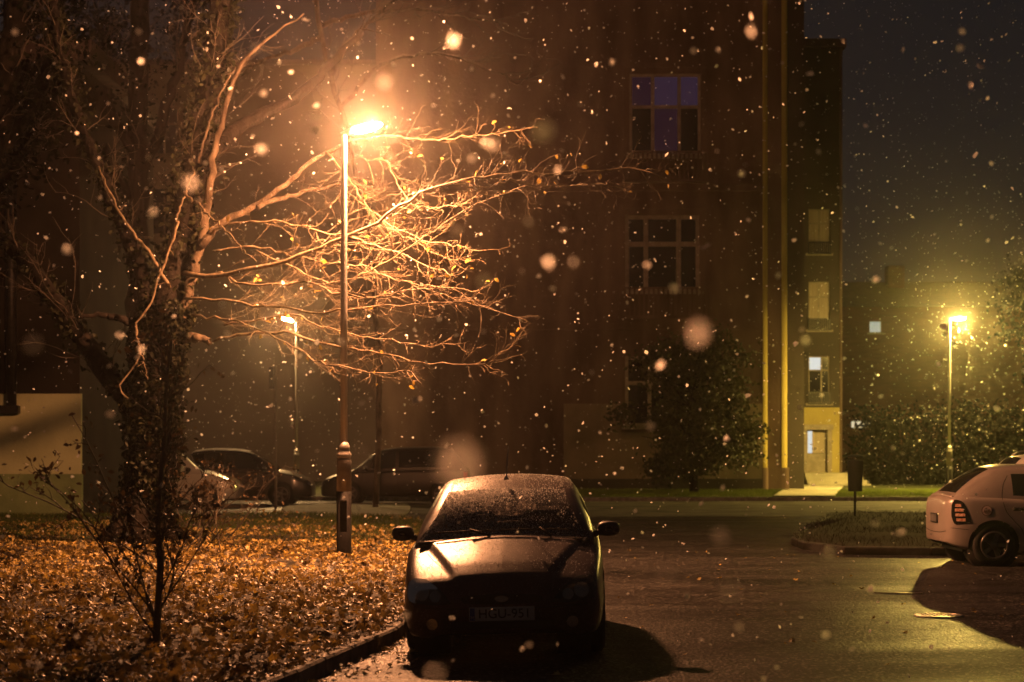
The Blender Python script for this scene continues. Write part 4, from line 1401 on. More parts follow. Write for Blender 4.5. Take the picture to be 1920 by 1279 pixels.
# stepped corner: rounded edges that face the right-hand lamp
def edge_strip(xa, ya, xb, yb, z0, z1):
    n_ = 6
    pts = []
    for i in range(n_ + 1):
        a = math.pi / 2 * i / n_
        pts.append((xa + (xb - xa) * math.sin(a), ya + (yb - ya) * (1 - math.cos(a))))
    return pts
e_a = edge_strip(xr, 0, c1, .22, 0, 0)
e_b = edge_strip(c2, .222, c3, .46, 0, 0)
poly = [(xr, 12)] + [(xr, 0.0)] + e_a[1:] + [(c2, .222)] + e_b[1:] + [(c3, 12)]
mbq = MB(); mbq.prism(poly[::-1], .95, TOP)
mbq.build('corner_pier', 'plaster', B)
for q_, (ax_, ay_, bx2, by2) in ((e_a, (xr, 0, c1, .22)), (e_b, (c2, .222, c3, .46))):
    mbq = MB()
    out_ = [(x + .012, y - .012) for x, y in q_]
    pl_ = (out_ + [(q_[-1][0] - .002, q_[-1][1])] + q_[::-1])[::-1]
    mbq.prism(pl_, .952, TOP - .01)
    mbq.build('corner_moulding', 'plaster_straw', B)  # paler strip painting the lamp's light along the rounded corner edge
pl2 = [(xr, 12), (xr, -.06)] + [(x + .03, y - .06) for x, y in e_a[1:]] + [(c2 + .02, .16)] + [(x + .07, y - .06) for x, y in e_b[1:]] + [(c3 + .07, 12)]
mbq = MB(); mbq.prism(pl2[::-1], 0, .948); mbq.build('corner_plinth', 'plaster', B)
mb = MB(); mb.box(c3 + .0725, e1, .75, 12, 0, TOP); mb.build('side_wing', 'plaster_dark', B)
# lighter ground storey block, plinth and string courses
mb = MB()
g0, g1 = bx_(1057) - ox, xr - .03
wall_holes(mb, g0, g1, .55, bz_(757), -.10, -.002, [(holes[2][0] - .15, holes[2][1] + .15, holes[2][2] - .2, bz_(757) + .2)])
mb.build('ground_storey', 'plaster_mid', B)
mb = MB(); mb.box(xl, rec1 - .01, -.10, -.002, 0, .55); mb.build('plinth', 'plaster_dark', B)
mb = MB(); mb.box(rec1, g1, -.16, -.104, 0, .56); mb.build('plinth', 'plaster_dark', B)
mb = MB()
for py in (352, 612):
    mb.box(xl, xr - .02, -.14, -.003, bz_(py) - .12, bz_(py) + .12)
mb.build('string_course', 'plaster', B)
mb = MB(); mb.box(xl + .01, xr, 2.0, 2.3, 0, TOP); mb.box(xl, xl + .4, .422, 12, 0, TOP); mb.box(xl + .45, xr - .01, 11.5, 12, 0, TOP)
mb.build('inner_wall', 'plaster_dark', B)
mb = MB(); mb.box(xl - .2, e1 + .1, -.4, 12.2, TOP + .004, TOP + .5); mb.build('roof', 'roof', B)
window_part(B, *holes[0], 0, (.33, .70), (.60,), {(1, 1): 'pane_violet', (2, 1): 'pane_violet', (1, 0): 'pane_violet_dim', (0, 1): 'pane_violet_dim'}, .10)
window_part(B, *holes[1], 0, (.28, .72), (.62,), None, .14)
window_part(B, *holes[2], 0, (.33, .70), (.62,), None, .12)
for h_ in lw:
    window_part(B, *h_, 0, (.5,), (.62,), None, .09)
for a, b, c, d in (holes[0], holes[1]):              # window surrounds and balustrades
    mb = MB()
    mb.box(a - .2, a - .003, -.07, -.002, c - .1, d + .2); mb.box(b + .003, b + .2, -.07, -.002, c - .1, d + .2)
    mb.box(a - .2, b + .2, -.12, -.075, d + .21, d + .36)
    mb.build('window_surround', 'plaster', B)
    mb = MB()
    mb.box(a - .25, b + .25, -.42, -.36, c + .05, c + .11)
    mb.box(a - .25, b + .25, -.45, -.145, c - 1.0, c - .9)
    for i in range(19):
        x = a - .2 + (b - a + .4) * i / 18
        mb.box(x - .03, x + .03, -.415, -.365, c - .9, c + .05)
    mb.build('balustrade', 'plaster', B)

# --- wing with the lit doorway, set back
YW = 75.0
sW = F / YW
wx = lambda px: (px - CX) / sW
wz = lambda py: H + (HY - py) / sW
W = thing('stairwell_wing', 'narrow yellow-lit stairwell wing with stacked windows above a lit doorway', 'building', (wx(1540), YW, 0))
ow = wx(1540)
wl, wr_ = wx(1490) - ow, wx(1574) - ow
hs = [(wx(1516) - ow, wx(1556) - ow, wz(a), wz(b)) for a, b in ((475, 392), (618, 528), (756, 668))]
dz0 = wz(886)
door = (wx(1512) - ow, wx(1551) - ow, dz0, wz(806))
zs = wz(764)
mb = MB(); wall_holes(mb, wl, wr_, zs, wz(90), 0, .35, hs); mb.build('wall', 'plaster_dark', W)  # upper storeys coloured dark to paint the lamp's falloff
mb = MB(); wall_holes(mb, wl, wr_, 0, zs - .002, -.02, .35, [door]); mb.build('lower_wall', 'plaster_ochre', W)  # lower storey in brighter ochre where the lamplight reaches
mb = MB(); mb.prism([(wr_ + .002, .5), (wr_ + .002, .10), (wr_ + .05, .03), (wr_ + .14, .10), (wr_ + .14, .5)], 0, wz(90)); mb.build('corner_edge', 'plaster', W)
mb = MB(); mb.box(wl, wr_, 1.4, 1.6, 0, wz(90)); mb.box(wl + .01, wr_ + .1, 6, 6.3, 0, wz(90)); mb.build('inner_wall', 'plaster_dark', W)
mb = MB(); mb.box(wl - .1, wr_ + .25, -.2, 6.5, wz(90) + .004, wz(90) + .35); mb.build('roof', 'roof', W)
window_part(W, *hs[0], 0, (.5,), (.68,), None, .06, default='curtain')
window_part(W, *hs[1], 0, (.5,), (.68,), None, .06, default='curtain')
window_part(W, *hs[2], 0, (.62,), (.70,), {(0, 1): 'pane_white'}, .05)
for h_ in hs:
    mb = MB()
    mb.box(h_[0] - .05, h_[1] + .05, -.16, -.12, h_[2] + .42, h_[2] + .46)
    mb.box(h_[0] - .05, h_[1] + .05, -.16, -.12, h_[2] - .05, h_[2] - .01)
    for i in range(12):
        x = h_[0] + (h_[1] - h_[0]) * i / 11
        mb.box(x - .022, x + .022, -.15, -.13, h_[2] - .01, h_[2] + .42)
    mb.build('railing', 'iron', W)
mb = MB()
mb.box(door[0] - .16, door[0] - .003, -.09, -.002, dz0, door[3]); mb.box(door[1] + .003, door[1] + .18, -.09, -.002, dz0, door[3])
mb.box(door[0] - .22, door[1] + .24, -.14, -.002, door[3] + .004, door[3] + .22)
mb.build('door_surround', 'frame_pale', W)
mb = MB()
mb.box(door[0], door[1], .16, .22, dz0, dz0 + .78); mb.box(door[0], door[0] + .08, .16, .22, dz0 + .784, door[3]); mb.box(door[1] - .1, door[1], .16, .22, dz0 + .784, door[3])
dr = mb.build('door', 'frame_pale', W)
mb = MB(); mb.box(door[0] + .082, door[0] + .27, .18, .19, dz0 + .80, door[3] - .05); mb.build('lit_pane', 'pane_white', dr)
mb = MB(); mb.box(door[0] + .275, door[1] - .103, .18, .19, dz0 + .80, door[3] - .05); mb.build('door_pane', 'curtain', dr)
mb = MB()
for i in range(4):
    mb.box(wx(1500) - ow, wx(1600) - ow + .1 * i, -1.3 - .3 * i, -.15 - .3 * i if i else -.092, 0, dz0 - .004 - .14 * i)
mb.build('entrance_steps', 'concrete', W)

# --- long pale-roofed block behind the near lamp
YL = 82.0
sL = F / YL
lx = lambda px: (px - CX) / sL
lz = lambda py: H + (HY - py) / sL
K = thing('long_building', 'flat-topped brown block standing behind the blazing lamp', 'building', (lx(400), YL, 0))
ol = lx(400)
hs = [(lx(p0) - ol, lx(p0 + 55) - ol, lz(a), lz(a - 90)) for p0 in (170, 280) for a in (290, 440, 590)]
mb = MB(); wall_holes(mb, lx(-120) - ol, lx(760) - ol, 0, lz(122), 0, .35, hs); mb.build('wall', 'plaster_far', K)
mb = MB(); mb.box(lx(-120) - ol, lx(760) - ol, 1.2, 10, 0, lz(122)); mb.build('inner_wall', 'plaster_dark', K)
mb = MB(); mb.box(lx(-125) - ol, lx(765) - ol, -.25, 10.2, lz(122) + .004, lz(114)); mb.build('roof', 'roof', K)
for h_ in hs:
    window_part(K, *h_, 0, (.5,), (.65,), None, .07, sill=False, frame='plaster_far')

# --- building at the left edge with the wall tinted pale green for lamplight
YG = 44.0
sG = F / YG
gx_ = lambda px: (px - CX) / sG
gz_ = lambda py: H + (HY - py) / sG
E = thing('corner_house', 'pale green plastered house corner with a mossy plinth at the dark lawn', 'building', (gx_(60), YG, 0))
og = gx_(60)
a_, b_ = gx_(-260) - og, gx_(152) - og
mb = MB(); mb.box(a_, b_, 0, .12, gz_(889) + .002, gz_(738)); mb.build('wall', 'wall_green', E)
mb = MB(); mb.box(a_, b_ + .02, -.03, .12, -.05, gz_(889)); mb.build('plinth', 'wall_green_low', E)
mb = MB(); mb.box(a_, b_ - .01, .122, 9, -.05, gz_(738)); mb.build('side_wall', 'plaster_soot', E)  # return wall coloured near black to paint its shade
mb = MB(); mb.box(a_, b_ - .02, -.05, 9, gz_(738) + .002, 11); mb.build('upper_wall', 'plaster_soot', E)  # wall above the lit zone, its shade painted as dark plaster
mb = MB(); mb.prism([(a_ - .3, -.5), (b_ + .35, -.5), (b_ + .35, 9.4), (a_ - .3, 9.4)], 11.004, 11.5); mb.build('roof', 'roof', E)
mb = MB(); mb.tube([(gx_(24) - og, -.15, 9), (gx_(24) - og, -.15, gz_(772))], .13, 10); mb.box(gx_(4) - og, gx_(40) - og, -.30, -.055, gz_(776), gz_(768) + .1, .02)
mb.build('downpipe', 'iron', E)

# --- far house on the right
YH = 108.0
sH = F / YH
hx = lambda px: (px - CX) / sH
hz = lambda py: H + (HY - py) / sH
R_ = thing('far_house', 'dim red brick house with one small lit window beyond the hedge', 'building', (hx(1740), YH, 0))
oh = hx(1740)
hw = (hx(1630) - oh, hx(1653) - oh, hz(624), hz(602))
fan = (hx(1596) - oh, hx(1638) - oh, hz(803), hz(789))
mb = MB(); wall_holes(mb, hx(1560) - oh, hx(2050) - oh, 0, hz(575), 0, .35, [hw, fan]); mb.build('wall', 'brick_red', R_)
mb = MB(); mb.box(hx(1560) - oh, hx(2050) - oh, 1.4, 9, 0, hz(575)); mb.build('inner_wall', 'plaster_dark', R_)
mb = MB()
e0, e1_ = hx(1555) - oh, hx(2055) - oh
zr0, zr1 = hz(575) + .004, hz(516)
mb.add([(e0, -.5, zr0), (e1_, -.5, zr0), (e1_, 4.5, zr1), (e0, 4.5, zr1), (e0, 9.5, zr0), (e1_, 9.5, zr0)], [(0, 1, 2, 3), (3, 2, 5, 4), (0, 3, 4), (1, 5, 2), (0, 4, 5, 1)], False)
rf = mb.build('roof', 'roof', R_)
mb = MB(); mb.box(hx(1686) - oh, hx(1718) - oh, 3.2, 4.2, zr1 - 1.2, hz(488), .02); mb.build('chimney', 'brick_red', rf)
window_part(R_, *hw, 0, (), (), None, .04, default='pane_grey')
window_part(R_, *fan, 0, (.52, .66, .78, .88), (), None, .035, default='pane_cream', frame='iron', sill=False)


# ------------------------------------------------------------------ trees
def wander(p, d, length, n, rg, curl=.25, lift=0.0):
    pts = [Vector(p)]
    d = Vector(d).normalized()
    for i in range(n):
        d = (d + Vector((rg.gauss(0, curl), rg.gauss(0, curl), rg.gauss(0, curl) + lift))).normalized()
        pts.append(pts[-1] + d * (length / n))
    return pts


def twigs_on(mb, pts, rg, count, ln, r, depth=1, tips=None, t0=.15, curl=.3, sides=5, drop=0.0):
    N_ = len(pts)
    for _ in range(count):
        f = t0 + (1 - t0) * rg.random()
        i = min(N_ - 2, int(f * (N_ - 1)))
        p = pts[i].lerp(pts[i + 1], rg.random())
        t = (pts[i + 1] - pts[i]).normalized()
        sd = Vector((rg.gauss(0, 1), rg.gauss(0, 1), rg.gauss(0, 1)))
        sd = (sd - t * sd.dot(t)).normalized()
        d = (t * rg.uniform(.5, 1.2) + sd * rg.uniform(.5, 1.1) + Vector((0, 0, drop))).normalized()
        l_ = ln * rg.uniform(.45, 1.25) * (1.1 - .5 * f)
        q = wander(p, d, l_, 7, rg, curl, .03)
        rr = [r * (1 - .6 * k / 7) for k in range(8)]
        mb.tube(q, rr, sides, False)
        if tips is not None:
            tips.append(q[-1]); tips.append(q[rg.randint(3, 6)])
        if depth > 0:
            twigs_on(mb, q, rg, rg.randint(2, 4), l_ * .5, r * .62, depth - 1, tips, .25, curl * 1.15, 4, drop)


def px_path(seq, Ya, Yb, n=26, wob=0.0, rg=None):
    out = []
    m_ = len(seq)
    pts = [P(s[0], s[1], Ya + (Yb - Ya) * i / (m_ - 1)) for i, s in enumerate(seq)]
    q = curve_through([tuple(v) for v in pts], n)
    q = [Vector(v) for v in q]
    if wob:
        q = [v + Vector((rg.gauss(0, wob), rg.gauss(0, wob), rg.gauss(0, wob))) if 0 < i < n - 1 else v for i, v in enumerate(q)]
    return q


def taper(r0, r1, n):
    return [r0 + (r1 - r0) * (i / (n - 1)) ** .8 for i in range(n)]


rg = random.Random(5)
q = G(268, 1046)
YT = q.y
T = thing('maple_tree', 'bare spreading tree with an ivy-clad trunk and lamp-lit twigs beside the tall lamp', 'tree', (0, 0, 0))
tr = MB()
base = Vector((q.x, q.y, lawn_z(q.x, q.y) - .1))
ppm = F / YT
trunk = [base] + [P(x, y, YT) for x, y in ((276, 960), (282, 860), (288, 760), (298, 660), (312, 570))]
trunk = [Vector(v) for v in curve_through([tuple(v) for v in trunk], 22)]
tr.tube(trunk, [(.40 if i == 0 else .345 - .005 * i) + .04 * math.sin(i * 1.7) for i in range(22)], 18)


def limb(mb, seq, Ya, Yb, r0, r1, n=26, sides=12, wob=.012):
    pts = px_path(seq, Ya, Yb, n, wob, rg)
    mb.tube(pts, taper(r0, r1, n), sides)
    return pts


# dark limbs
limb(tr, [(300, 640), (322, 540), (350, 400), (376, 250), (402, 110), (420, -40)], YT, YT + 1.5, .27, .17)
limb(tr, [(270, 800), (205, 705), (150, 632), (90, 545), (30, 470), (-60, 400)], YT, YT + 1.8, .19, .11)
limb(tr, [(288, 620), (262, 500), (215, 380), (150, 230), (110, 80), (95, -40)], YT, YT + 3.0, .14, .07)
limb(tr, [(262, 610), (225, 596), (185, 590), (150, 594)], YT - .1, YT - .5, .075, .03)
limb(tr, [(372, 330), (430, 255), (490, 215), (545, 190), (600, 140), (680, 60)], YT + 1, YT + 3, .13, .06)
dark_limbs = [px_path(q_, YT, yb, 30) for q_, yb in (([(322, 540), (350, 400), (376, 250), (402, 110), (420, -40)], YT + 1.5), ([(270, 800), (205, 705), (150, 632), (90, 545), (30, 470), (-60, 400)], YT + 1.8),
              ([(288, 620), (262, 500), (215, 380), (150, 230), (110, 80), (95, -40)], YT + 3.0))]
tr.v = [tuple(Vector(v) + Vector((mnoise.noise(Vector(v) * 3.1), mnoise.noise(Vector(v) * 3.1 + Vector((9, 0, 0))), 0)) * .05) for v in tr.v]
for k_ in range(7):                                  # root flare
    a = 2 * math.pi * k_ / 7 + .3
    tr.tube([base + Vector((.25 * math.cos(a), .25 * math.sin(a), .75)), base + Vector((.42 * math.cos(a), .42 * math.sin(a), .32)), base + Vector((.78 * math.cos(a), .78 * math.sin(a), .06))], [.15, .13, .05], 8)
tr.build('trunk', 'bark', T)
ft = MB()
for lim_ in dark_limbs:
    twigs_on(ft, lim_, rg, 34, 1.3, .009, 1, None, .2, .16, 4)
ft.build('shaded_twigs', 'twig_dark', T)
# lamp-lit limbs, the light put into a paler bark colour
lt_ = MB()
b3 = limb(lt_, [(322, 660), (352, 555), (374, 470), (386, 405), (396, 335), (406, 270), (424, 195), (448, 128), (505, 70), (570, 25)], YT - .1, YT + .8, .105, .014, 34)
b4 = limb(lt_, [(372, 305), (392, 232), (412, 178), (440, 126)], YT + .2, YT + .6, .022, .010)
b1 = limb(lt_, [(378, 462), (400, 432), (432, 410), (488, 380), (540, 340), (585, 304), (614, 283), (660, 262)], YT, YT + .6, .064, .022)
b2 = limb(lt_, [(482, 388), (540, 368), (600, 353), (645, 346), (700, 350)], YT + .2, YT + .9, .044, .018)
b0 = limb(lt_, [(395, 640), (360, 632), (320, 640)], YT - .2, YT, .05, .09)
lt_.v = [tuple(Vector(v) + Vector((mnoise.noise(Vector(v) * 6), mnoise.noise(Vector(v) * 6 + Vector((9, 0, 0))), mnoise.noise(Vector(v) * 6 + Vector((0, 9, 0))))) * .016) for v in lt_.v]
for lim_ in (b3, b1, b2):
    twigs_on(lt_, lim_, rg, 10, .7, .006, 1, None, .3, .2, 4)
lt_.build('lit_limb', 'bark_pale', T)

cr = MB()
tips = []
B_ = []
boughs = [
    # (pixel path, Y start, Y end, r0, r1, twigs, length)
    ([(345, 560), (400, 560), (470, 572), (530, 575), (590, 586), (650, 580), (700, 576), (760, 574), (830, 566), (900, 572), (950, 588), (998, 606)], YT - .5, 24.5, .030, .008, 26, .75),
    ([(400, 640), (450, 626), (520, 622), (590, 640), (660, 655), (720, 664), (800, 682), (900, 683), (945, 660), (978, 622)], YT - .4, 24.8, .034, .009, 26, .7),
    ([(395, 440), (440, 418), (500, 414), (560, 424), (610, 434), (680, 452), (750, 476), (810, 502), (860, 520)], YT, 26, .028, .008, 22, .65),
    ([(350, 520), (410, 512), (450, 530), (500, 534), (560, 530), (620, 545), (700, 560), (780, 540), (850, 560), (930, 580)], YT - .3, 25.2, .026, .008, 26, .7),
    ([(360, 590), (430, 600), (500, 625), (570, 660), (600, 680), (650, 690), (700, 700), (760, 695), (790, 720)], YT - .3, 24.2, .024, .008, 22, .6),
    ([(400, 470), (470, 462), (540, 478), (600, 490), (680, 500), (760, 530), (830, 540), (900, 545)], YT, 26.5, .024, .008, 24, .65),
    ([(612, 286), (650, 330), (690, 385), (730, 420), (780, 445), (850, 460), (905, 470)], YT + .4, 26.5, .022, .007, 20, .6),
    ([(640, 346), (680, 385), (720, 420), (770, 450), (830, 480), (890, 490)], YT + .7, 26.8, .022, .007, 18, .6),
    ([(480, 470), (560, 505), (620, 530), (680, 515), (740, 480), (800, 440), (860, 400), (930, 370), (1000, 345)], YT - .4, 24.6, .022, .006, 20, .6),
    ([(660, 262), (720, 255), (790, 262), (860, 258), (940, 250), (1010, 240)], YT + .6, 27, .026, .007, 14, .6),
    ([(700, 350), (690, 300), (720, 300), (745, 345), (780, 385), (830, 390), (880, 380)], YT + .9, 26.4, .018, .006, 14, .5),
    ([(420, 610), (480, 600), (540, 590), (600, 610), (680, 630), (750, 640), (820, 650), (880, 640)], YT - .2, 25.4, .022, .007, 22, .6),
]
for seq, ya, yb, r0, r1, nt_, ln in boughs:
    pts = px_path(seq, ya, yb, 34, .016, rg)
    cr.tube(pts, taper(r0 * .8, r1 * .8, 34), 7)
    twigs_on(cr, pts, rg, int(nt_ * 2.3), ln, .0046, 1, tips, .12, .17)
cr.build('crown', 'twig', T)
# the darker boughs that pass in front of the lamp post, and hanging shoots at the trunk
dk = MB()
dtips = []
for seq, ya, yb, r0, r1, nt_, ln in [
    ([(345, 512), (400, 518), (450, 510), (540, 487), (620, 456), (680, 430), (740, 392), (790, 362), (850, 342), (930, 331), (1000, 324), (1100, 320), (1190, 318), (1246, 336)], YT - .6, 23.6, .042, .008, 34, .75),
    ([(345, 360), (390, 400), (430, 440), (480, 490)], YT - .5, 25.5, .022, .008, 8, .5),
    ([(850, 342), (900, 352), (960, 340), (1040, 350), (1120, 345), (1180, 360)], 24.2, 23.4, .014, .006, 24, .55),
]:
    pts = px_path(seq, ya, yb, 40, .014, rg)
    dk.tube(pts, taper(r0, r1, 40), 7)
    twigs_on(dk, pts, rg, int(nt_ * 1.9), ln, .0046, 1, dtips, .22, .20)
for seq, ya, yb, r0, r1 in [
    ([(335, 415), (312, 480), (298, 520), (280, 572), (254, 612), (262, 658), (242, 698), (224, 726), (240, 748)], YT - .5, YT - .9, .022, .012),
    ([(254, 612), (258, 640), (268, 672), (277, 712)], YT - .75, YT - .9, .014, .007),
    ([(185, 312), (216, 380), (245, 432), (278, 470), (300, 505), (318, 540)], YT - .9, YT - .4, .012, .03),
    ([(365, 320), (340, 385), (325, 430), (310, 480)], YT - .4, YT - .5, .012, .020),
]:
    pts = px_path(seq, ya, yb, 24, .010, rg)
    dk.tube(pts, taper(r0, r1, 24), 7)
    twigs_on(dk, pts, rg, 5, .22, .007, 0, None, .1, .35)
dk.build('near_boughs', 'twig', T)
# leaves still hanging
sel = rg.sample(tips, 85) + rg.sample(dtips, 22)
lf = [v + Vector((rg.gauss(0, .03), rg.gauss(0, .03), -.03)) for v in sel]
scatter('hanging_leaves', [tuple(v) for v in lf], npr.uniform(.03, .06, len(lf)), 'leaf_yellow', T, 'leaf', 0, 12)
# ivy on the trunk
iv = []
for i in range(5200):
    f = rg.random()
    j = min(20, int(f * 21))
    c = trunk[j].lerp(trunk[j + 1], rg.random())
    a = rg.uniform(0, 2 * math.pi)
    rr = .31 + abs(rg.gauss(0, .06)) + .16 * max(0, mnoise.noise(Vector((math.cos(a) * 1.2, math.sin(a) * 1.2, c.z * 1.1))) + .15)
    iv.append((c.x + rr * math.cos(a), c.y + rr * math.sin(a), c.z + rg.gauss(0, .05)))
for i in range(3400):
    lm = dark_limbs[i % 3 if i % 4 else 0]
    j = rg.randint(0, 28); c = lm[j].lerp(lm[j + 1], rg.random()); a = rg.uniform(0, 2 * math.pi)
    rr = (.26 if lm is dark_limbs[0] else .14) * (1 - .3 * j / 28) + abs(rg.gauss(0, .08))
    iv.append((c.x + rr * math.cos(a), c.y + rr * math.sin(a), c.z + rg.gauss(0, .1)))
scatter('ivy', iv, .055, 'ivy', T, 'leaf', 0, 13)

# young sapling with clinging leaves in front of the trunk
S = thing('sapling', 'thin dark sapling with small clinging leaves in the foreground leaves', 'tree', (0, 0, 0))
qs = G(292, 1222, .14)
mb = MB()
st_pts = [Vector((qs.x, qs.y, lawn_z(qs.x, qs.y) - .03))] + [P(x, y, qs.y) for x, y in ((296, 1140), (300, 1060), (296, 980), (302, 890), (310, 800), (312, 720), (322, 640))]
st_pts = [Vector(v) for v in curve_through([tuple(v) for v in st_pts], 26)]
mb.tube(st_pts, taper(.034, .010, 26), 9)
mb.build('trunk', 'twig_dark', S)
mb = MB(); stips = []
for i in range(9):                                   # shoots from the foot
    d = (rg.gauss(0, .35), rg.gauss(0, .35), 1)
    sh = wander(st_pts[rg.randint(0, 6)], d, rg.uniform(.8, 1.8), 9, rg, .12)
    mb.tube(sh, taper(.009, .004, 10), 5, False)
    twigs_on(mb, sh, rg, 8, .35, .005, 1, stips, .2, .2, 4, .2)
twigs_on(mb, st_pts, rg, 46, .55, .007, 1, stips, .2, .2, 4, .25)
mb.build('crown', 'twig_dark', S)
scatter('leaves', [tuple(v + Vector((rg.gauss(0, .04), rg.gauss(0, .04), rg.gauss(0, .04)))) for v in stips if rg.random() < .6], .026, 'bush_leaf', S, 'leaf', 0, 14)

# low bare shrub at the trunk's foot
U = thing('shrub', 'low bare shrub with sparse small leaves at the foot of the ivy-clad trunk', 'shrub', (0, 0, 0))
mb = MB(); utips = []
for i in range(24):
    bx0 = G(rg.uniform(300, 430), rg.uniform(1010, 1050), .15)
    d = Vector((rg.gauss(.25, .45), rg.gauss(0, .3), 1))
    pts = wander((bx0.x, bx0.y, lawn_z(bx0.x, bx0.y)), d, rg.uniform(.9, 1.7), 9, rg, .14, .0)
    mb.tube(pts, taper(.010, .004, 10), 5, False)
    twigs_on(mb, pts, rg, 5, .5, .0045, 1, utips, .25, .2, 4, .1)
mb.build('crown', 'twig_dark', U)
scatter('leaves', [tuple(v + Vector((rg.gauss(0, .05), rg.gauss(0, .05), rg.gauss(0, .05)))) for v in utips if rg.random() < .45], .032, 'bush_leaf', U, 'leaf', 0, 15)


# dark trees at the far left and behind the lamp
def back_tree(label, seqs, twn, ln, name='bare_tree', leafy=None, bark='bark'):
    t = thing(name, label, 'tree', (0, 0, 0))
    mb = MB(); cm = MB(); tp = []
    for k, (seq, ya, yb, r0, r1) in enumerate(seqs):
        pts = px_path(seq, ya, yb, 26, .03, rg)
        if k == 0:
            pts[0].z = 0.0
        mb.tube(pts, taper(r0, r1, 26), 10)
        twigs_on(cm, pts, rg, twn, ln, .02, 1, tp, .45, .2, 4)
    mb.build('trunk', bark, t)
    cm.build('crown', 'twig_dark', t)
    if leafy:
        n_, sz, off = leafy
        cen = [tuple(tp[rg.randrange(len(tp))] + Vector((rg.gauss(0, off), rg.gauss(0, off), rg.gauss(0, off)))) for _ in range(n_)]
        scatter('leaves', cen, sz, 'foliage_dark', t, 'leaf', 0, rg.randint(1, 999))
    return t


back_tree('dark bare tree forking against the dull sky above the blazing lamp',
          [([(704, 905), (712, 700), (690, 450), (650, 240), (618, 130), (600, 60), (590, -30)], 50, 52, .085, .07),
           ([(618, 140), (650, 85), (700, 35), (760, -20)], 52, 53, .09, .03), ([(604, 70), (560, 90), (500, 110), (430, 150)], 52, 51, .09, .03),
           ([(600, 50), (680, 25), (800, 20), (950, 45)], 52, 54, .08, .02), ([(640, 200), (720, 120), (820, 100), (980, 160)], 51, 52, .07, .02)], 14, 2.2, bark='bark_pale')
back_tree('dark ivy-hung tree rising at the left edge',
          [([(-75, 1000), (-70, 700), (-50, 450), (-10, 250), (20, 60), (30, -60)], 31, 33, .35, .20), ([(-20, 300), (40, 230), (90, 120), (110, -30)], 32, 34, .16, .08), ([(-40, 400), (20, 320), (60, 240)], 32, 34, .12, .06)], 26, 1.7, leafy=(2600, .07, .30))
back_tree('dark evergreen-clad tree between the left tree and the ivy trunk',
          [([(268, 930), (265, 700), (258, 450), (258, 250), (262, 60), (265, -60)], 47, 47.5, .32, .24), ([(256, 350), (310, 210), (350, 60), (370, -40)], 47.2, 48, .18, .09), ([(256, 300), (200, 170), (190, 40)], 47.2, 47, .16, .09), ([(256, 400), (180, 250), (130, 120), (110, -20)], 47.2, 46, .16, .09)], 26, 1.6, leafy=(3000, .07, .32))

# broad evergreen against the tall building
V_ = thing('evergreen_tree', 'broad evergreen shrub tree standing against the tall building', 'tree', (0, 0, 0))
qv = G(1302, 926, .12)
mb = MB()
vt = [Vector((qv.x, qv.y, .1)), P(1300, 890, qv.y), P(1296, 820, qv.y), P(1290, 720, qv.y), P(1285, 640, qv.y)]
mb.tube([Vector(v) for v in curve_through([tuple(v) for v in vt], 14)], taper(.17, .05, 14), 10)
for i in range(26):
    a = rg.uniform(0, 2 * math.pi); z = rg.uniform(1.0, 4.6)
    c = Vector((qv.x - .02, qv.y, z))
    ln = (2.3 - abs(z - 2.6) * .5)
    mb.tube(wander(c, (math.cos(a), math.sin(a), .35), ln, 6, rg, .15), taper(.04, .01, 7), 5)
mb.build('trunk', 'bark', V_)
cl = []
for i in range(120):
    a = rg.uniform(0, 2 * math.pi)
    z = rg.uniform(.8, 5.6)
    prof = 2.2 * math.sin(math.pi * min(1, (z + .6) / 6.6)) ** .7
    r = prof * math.sqrt(rg.random()) * (1 + .55 * mnoise.noise(Vector((math.cos(a) * 1.3, math.sin(a) * 1.3, z * .8)))) * rg.uniform(.7, 1.15)
    c = Vector((qv.x + r * math.cos(a), qv.y + r * math.sin(a) * .8, z))
    for j in range(rg.randint(60, 190)):
        s_ = .26
        cl.append((c.x + rg.gauss(0, s_), c.y + rg.gauss(0, s_), c.z + rg.gauss(0, s_ * .8)))
scatter('crown', cl, .085, 'foliage', V_, 'leaf', 0, 21)

# hedge under the right-hand lamp and dark trees behind it
hd = thing('hedge', 'tall black hedge behind the yellow street lamp', 'hedge', (20, 76, 0))
cl = []
for i in range(900):
    x = rg.uniform(14.4, 36); top = 3.0 + .7 * mnoise.noise(Vector((x * .5, 0, 0))) + .05 * (x - 14)
    c = (x - 20, rg.gauss(0, .8), rg.uniform(0, top))
    for j in range(26):
        cl.append((c[0] + rg.gauss(0, .3), c[1] + rg.gauss(0, .3), max(.02, c[2] + rg.gauss(0, .25))))
scatter('foliage', cl, .11, 'foliage_dark', hd, 'leaf', 0, 22)
for i in range(14):
    x = -5.2 + i * 1.5
    mb = MB(); mb.tube(wander((x, 0, 0), (0, 0, 1), 2.4, 6, rg, .1), taper(.06, .02, 7), 6); mb.build('stem', 'bark', hd)


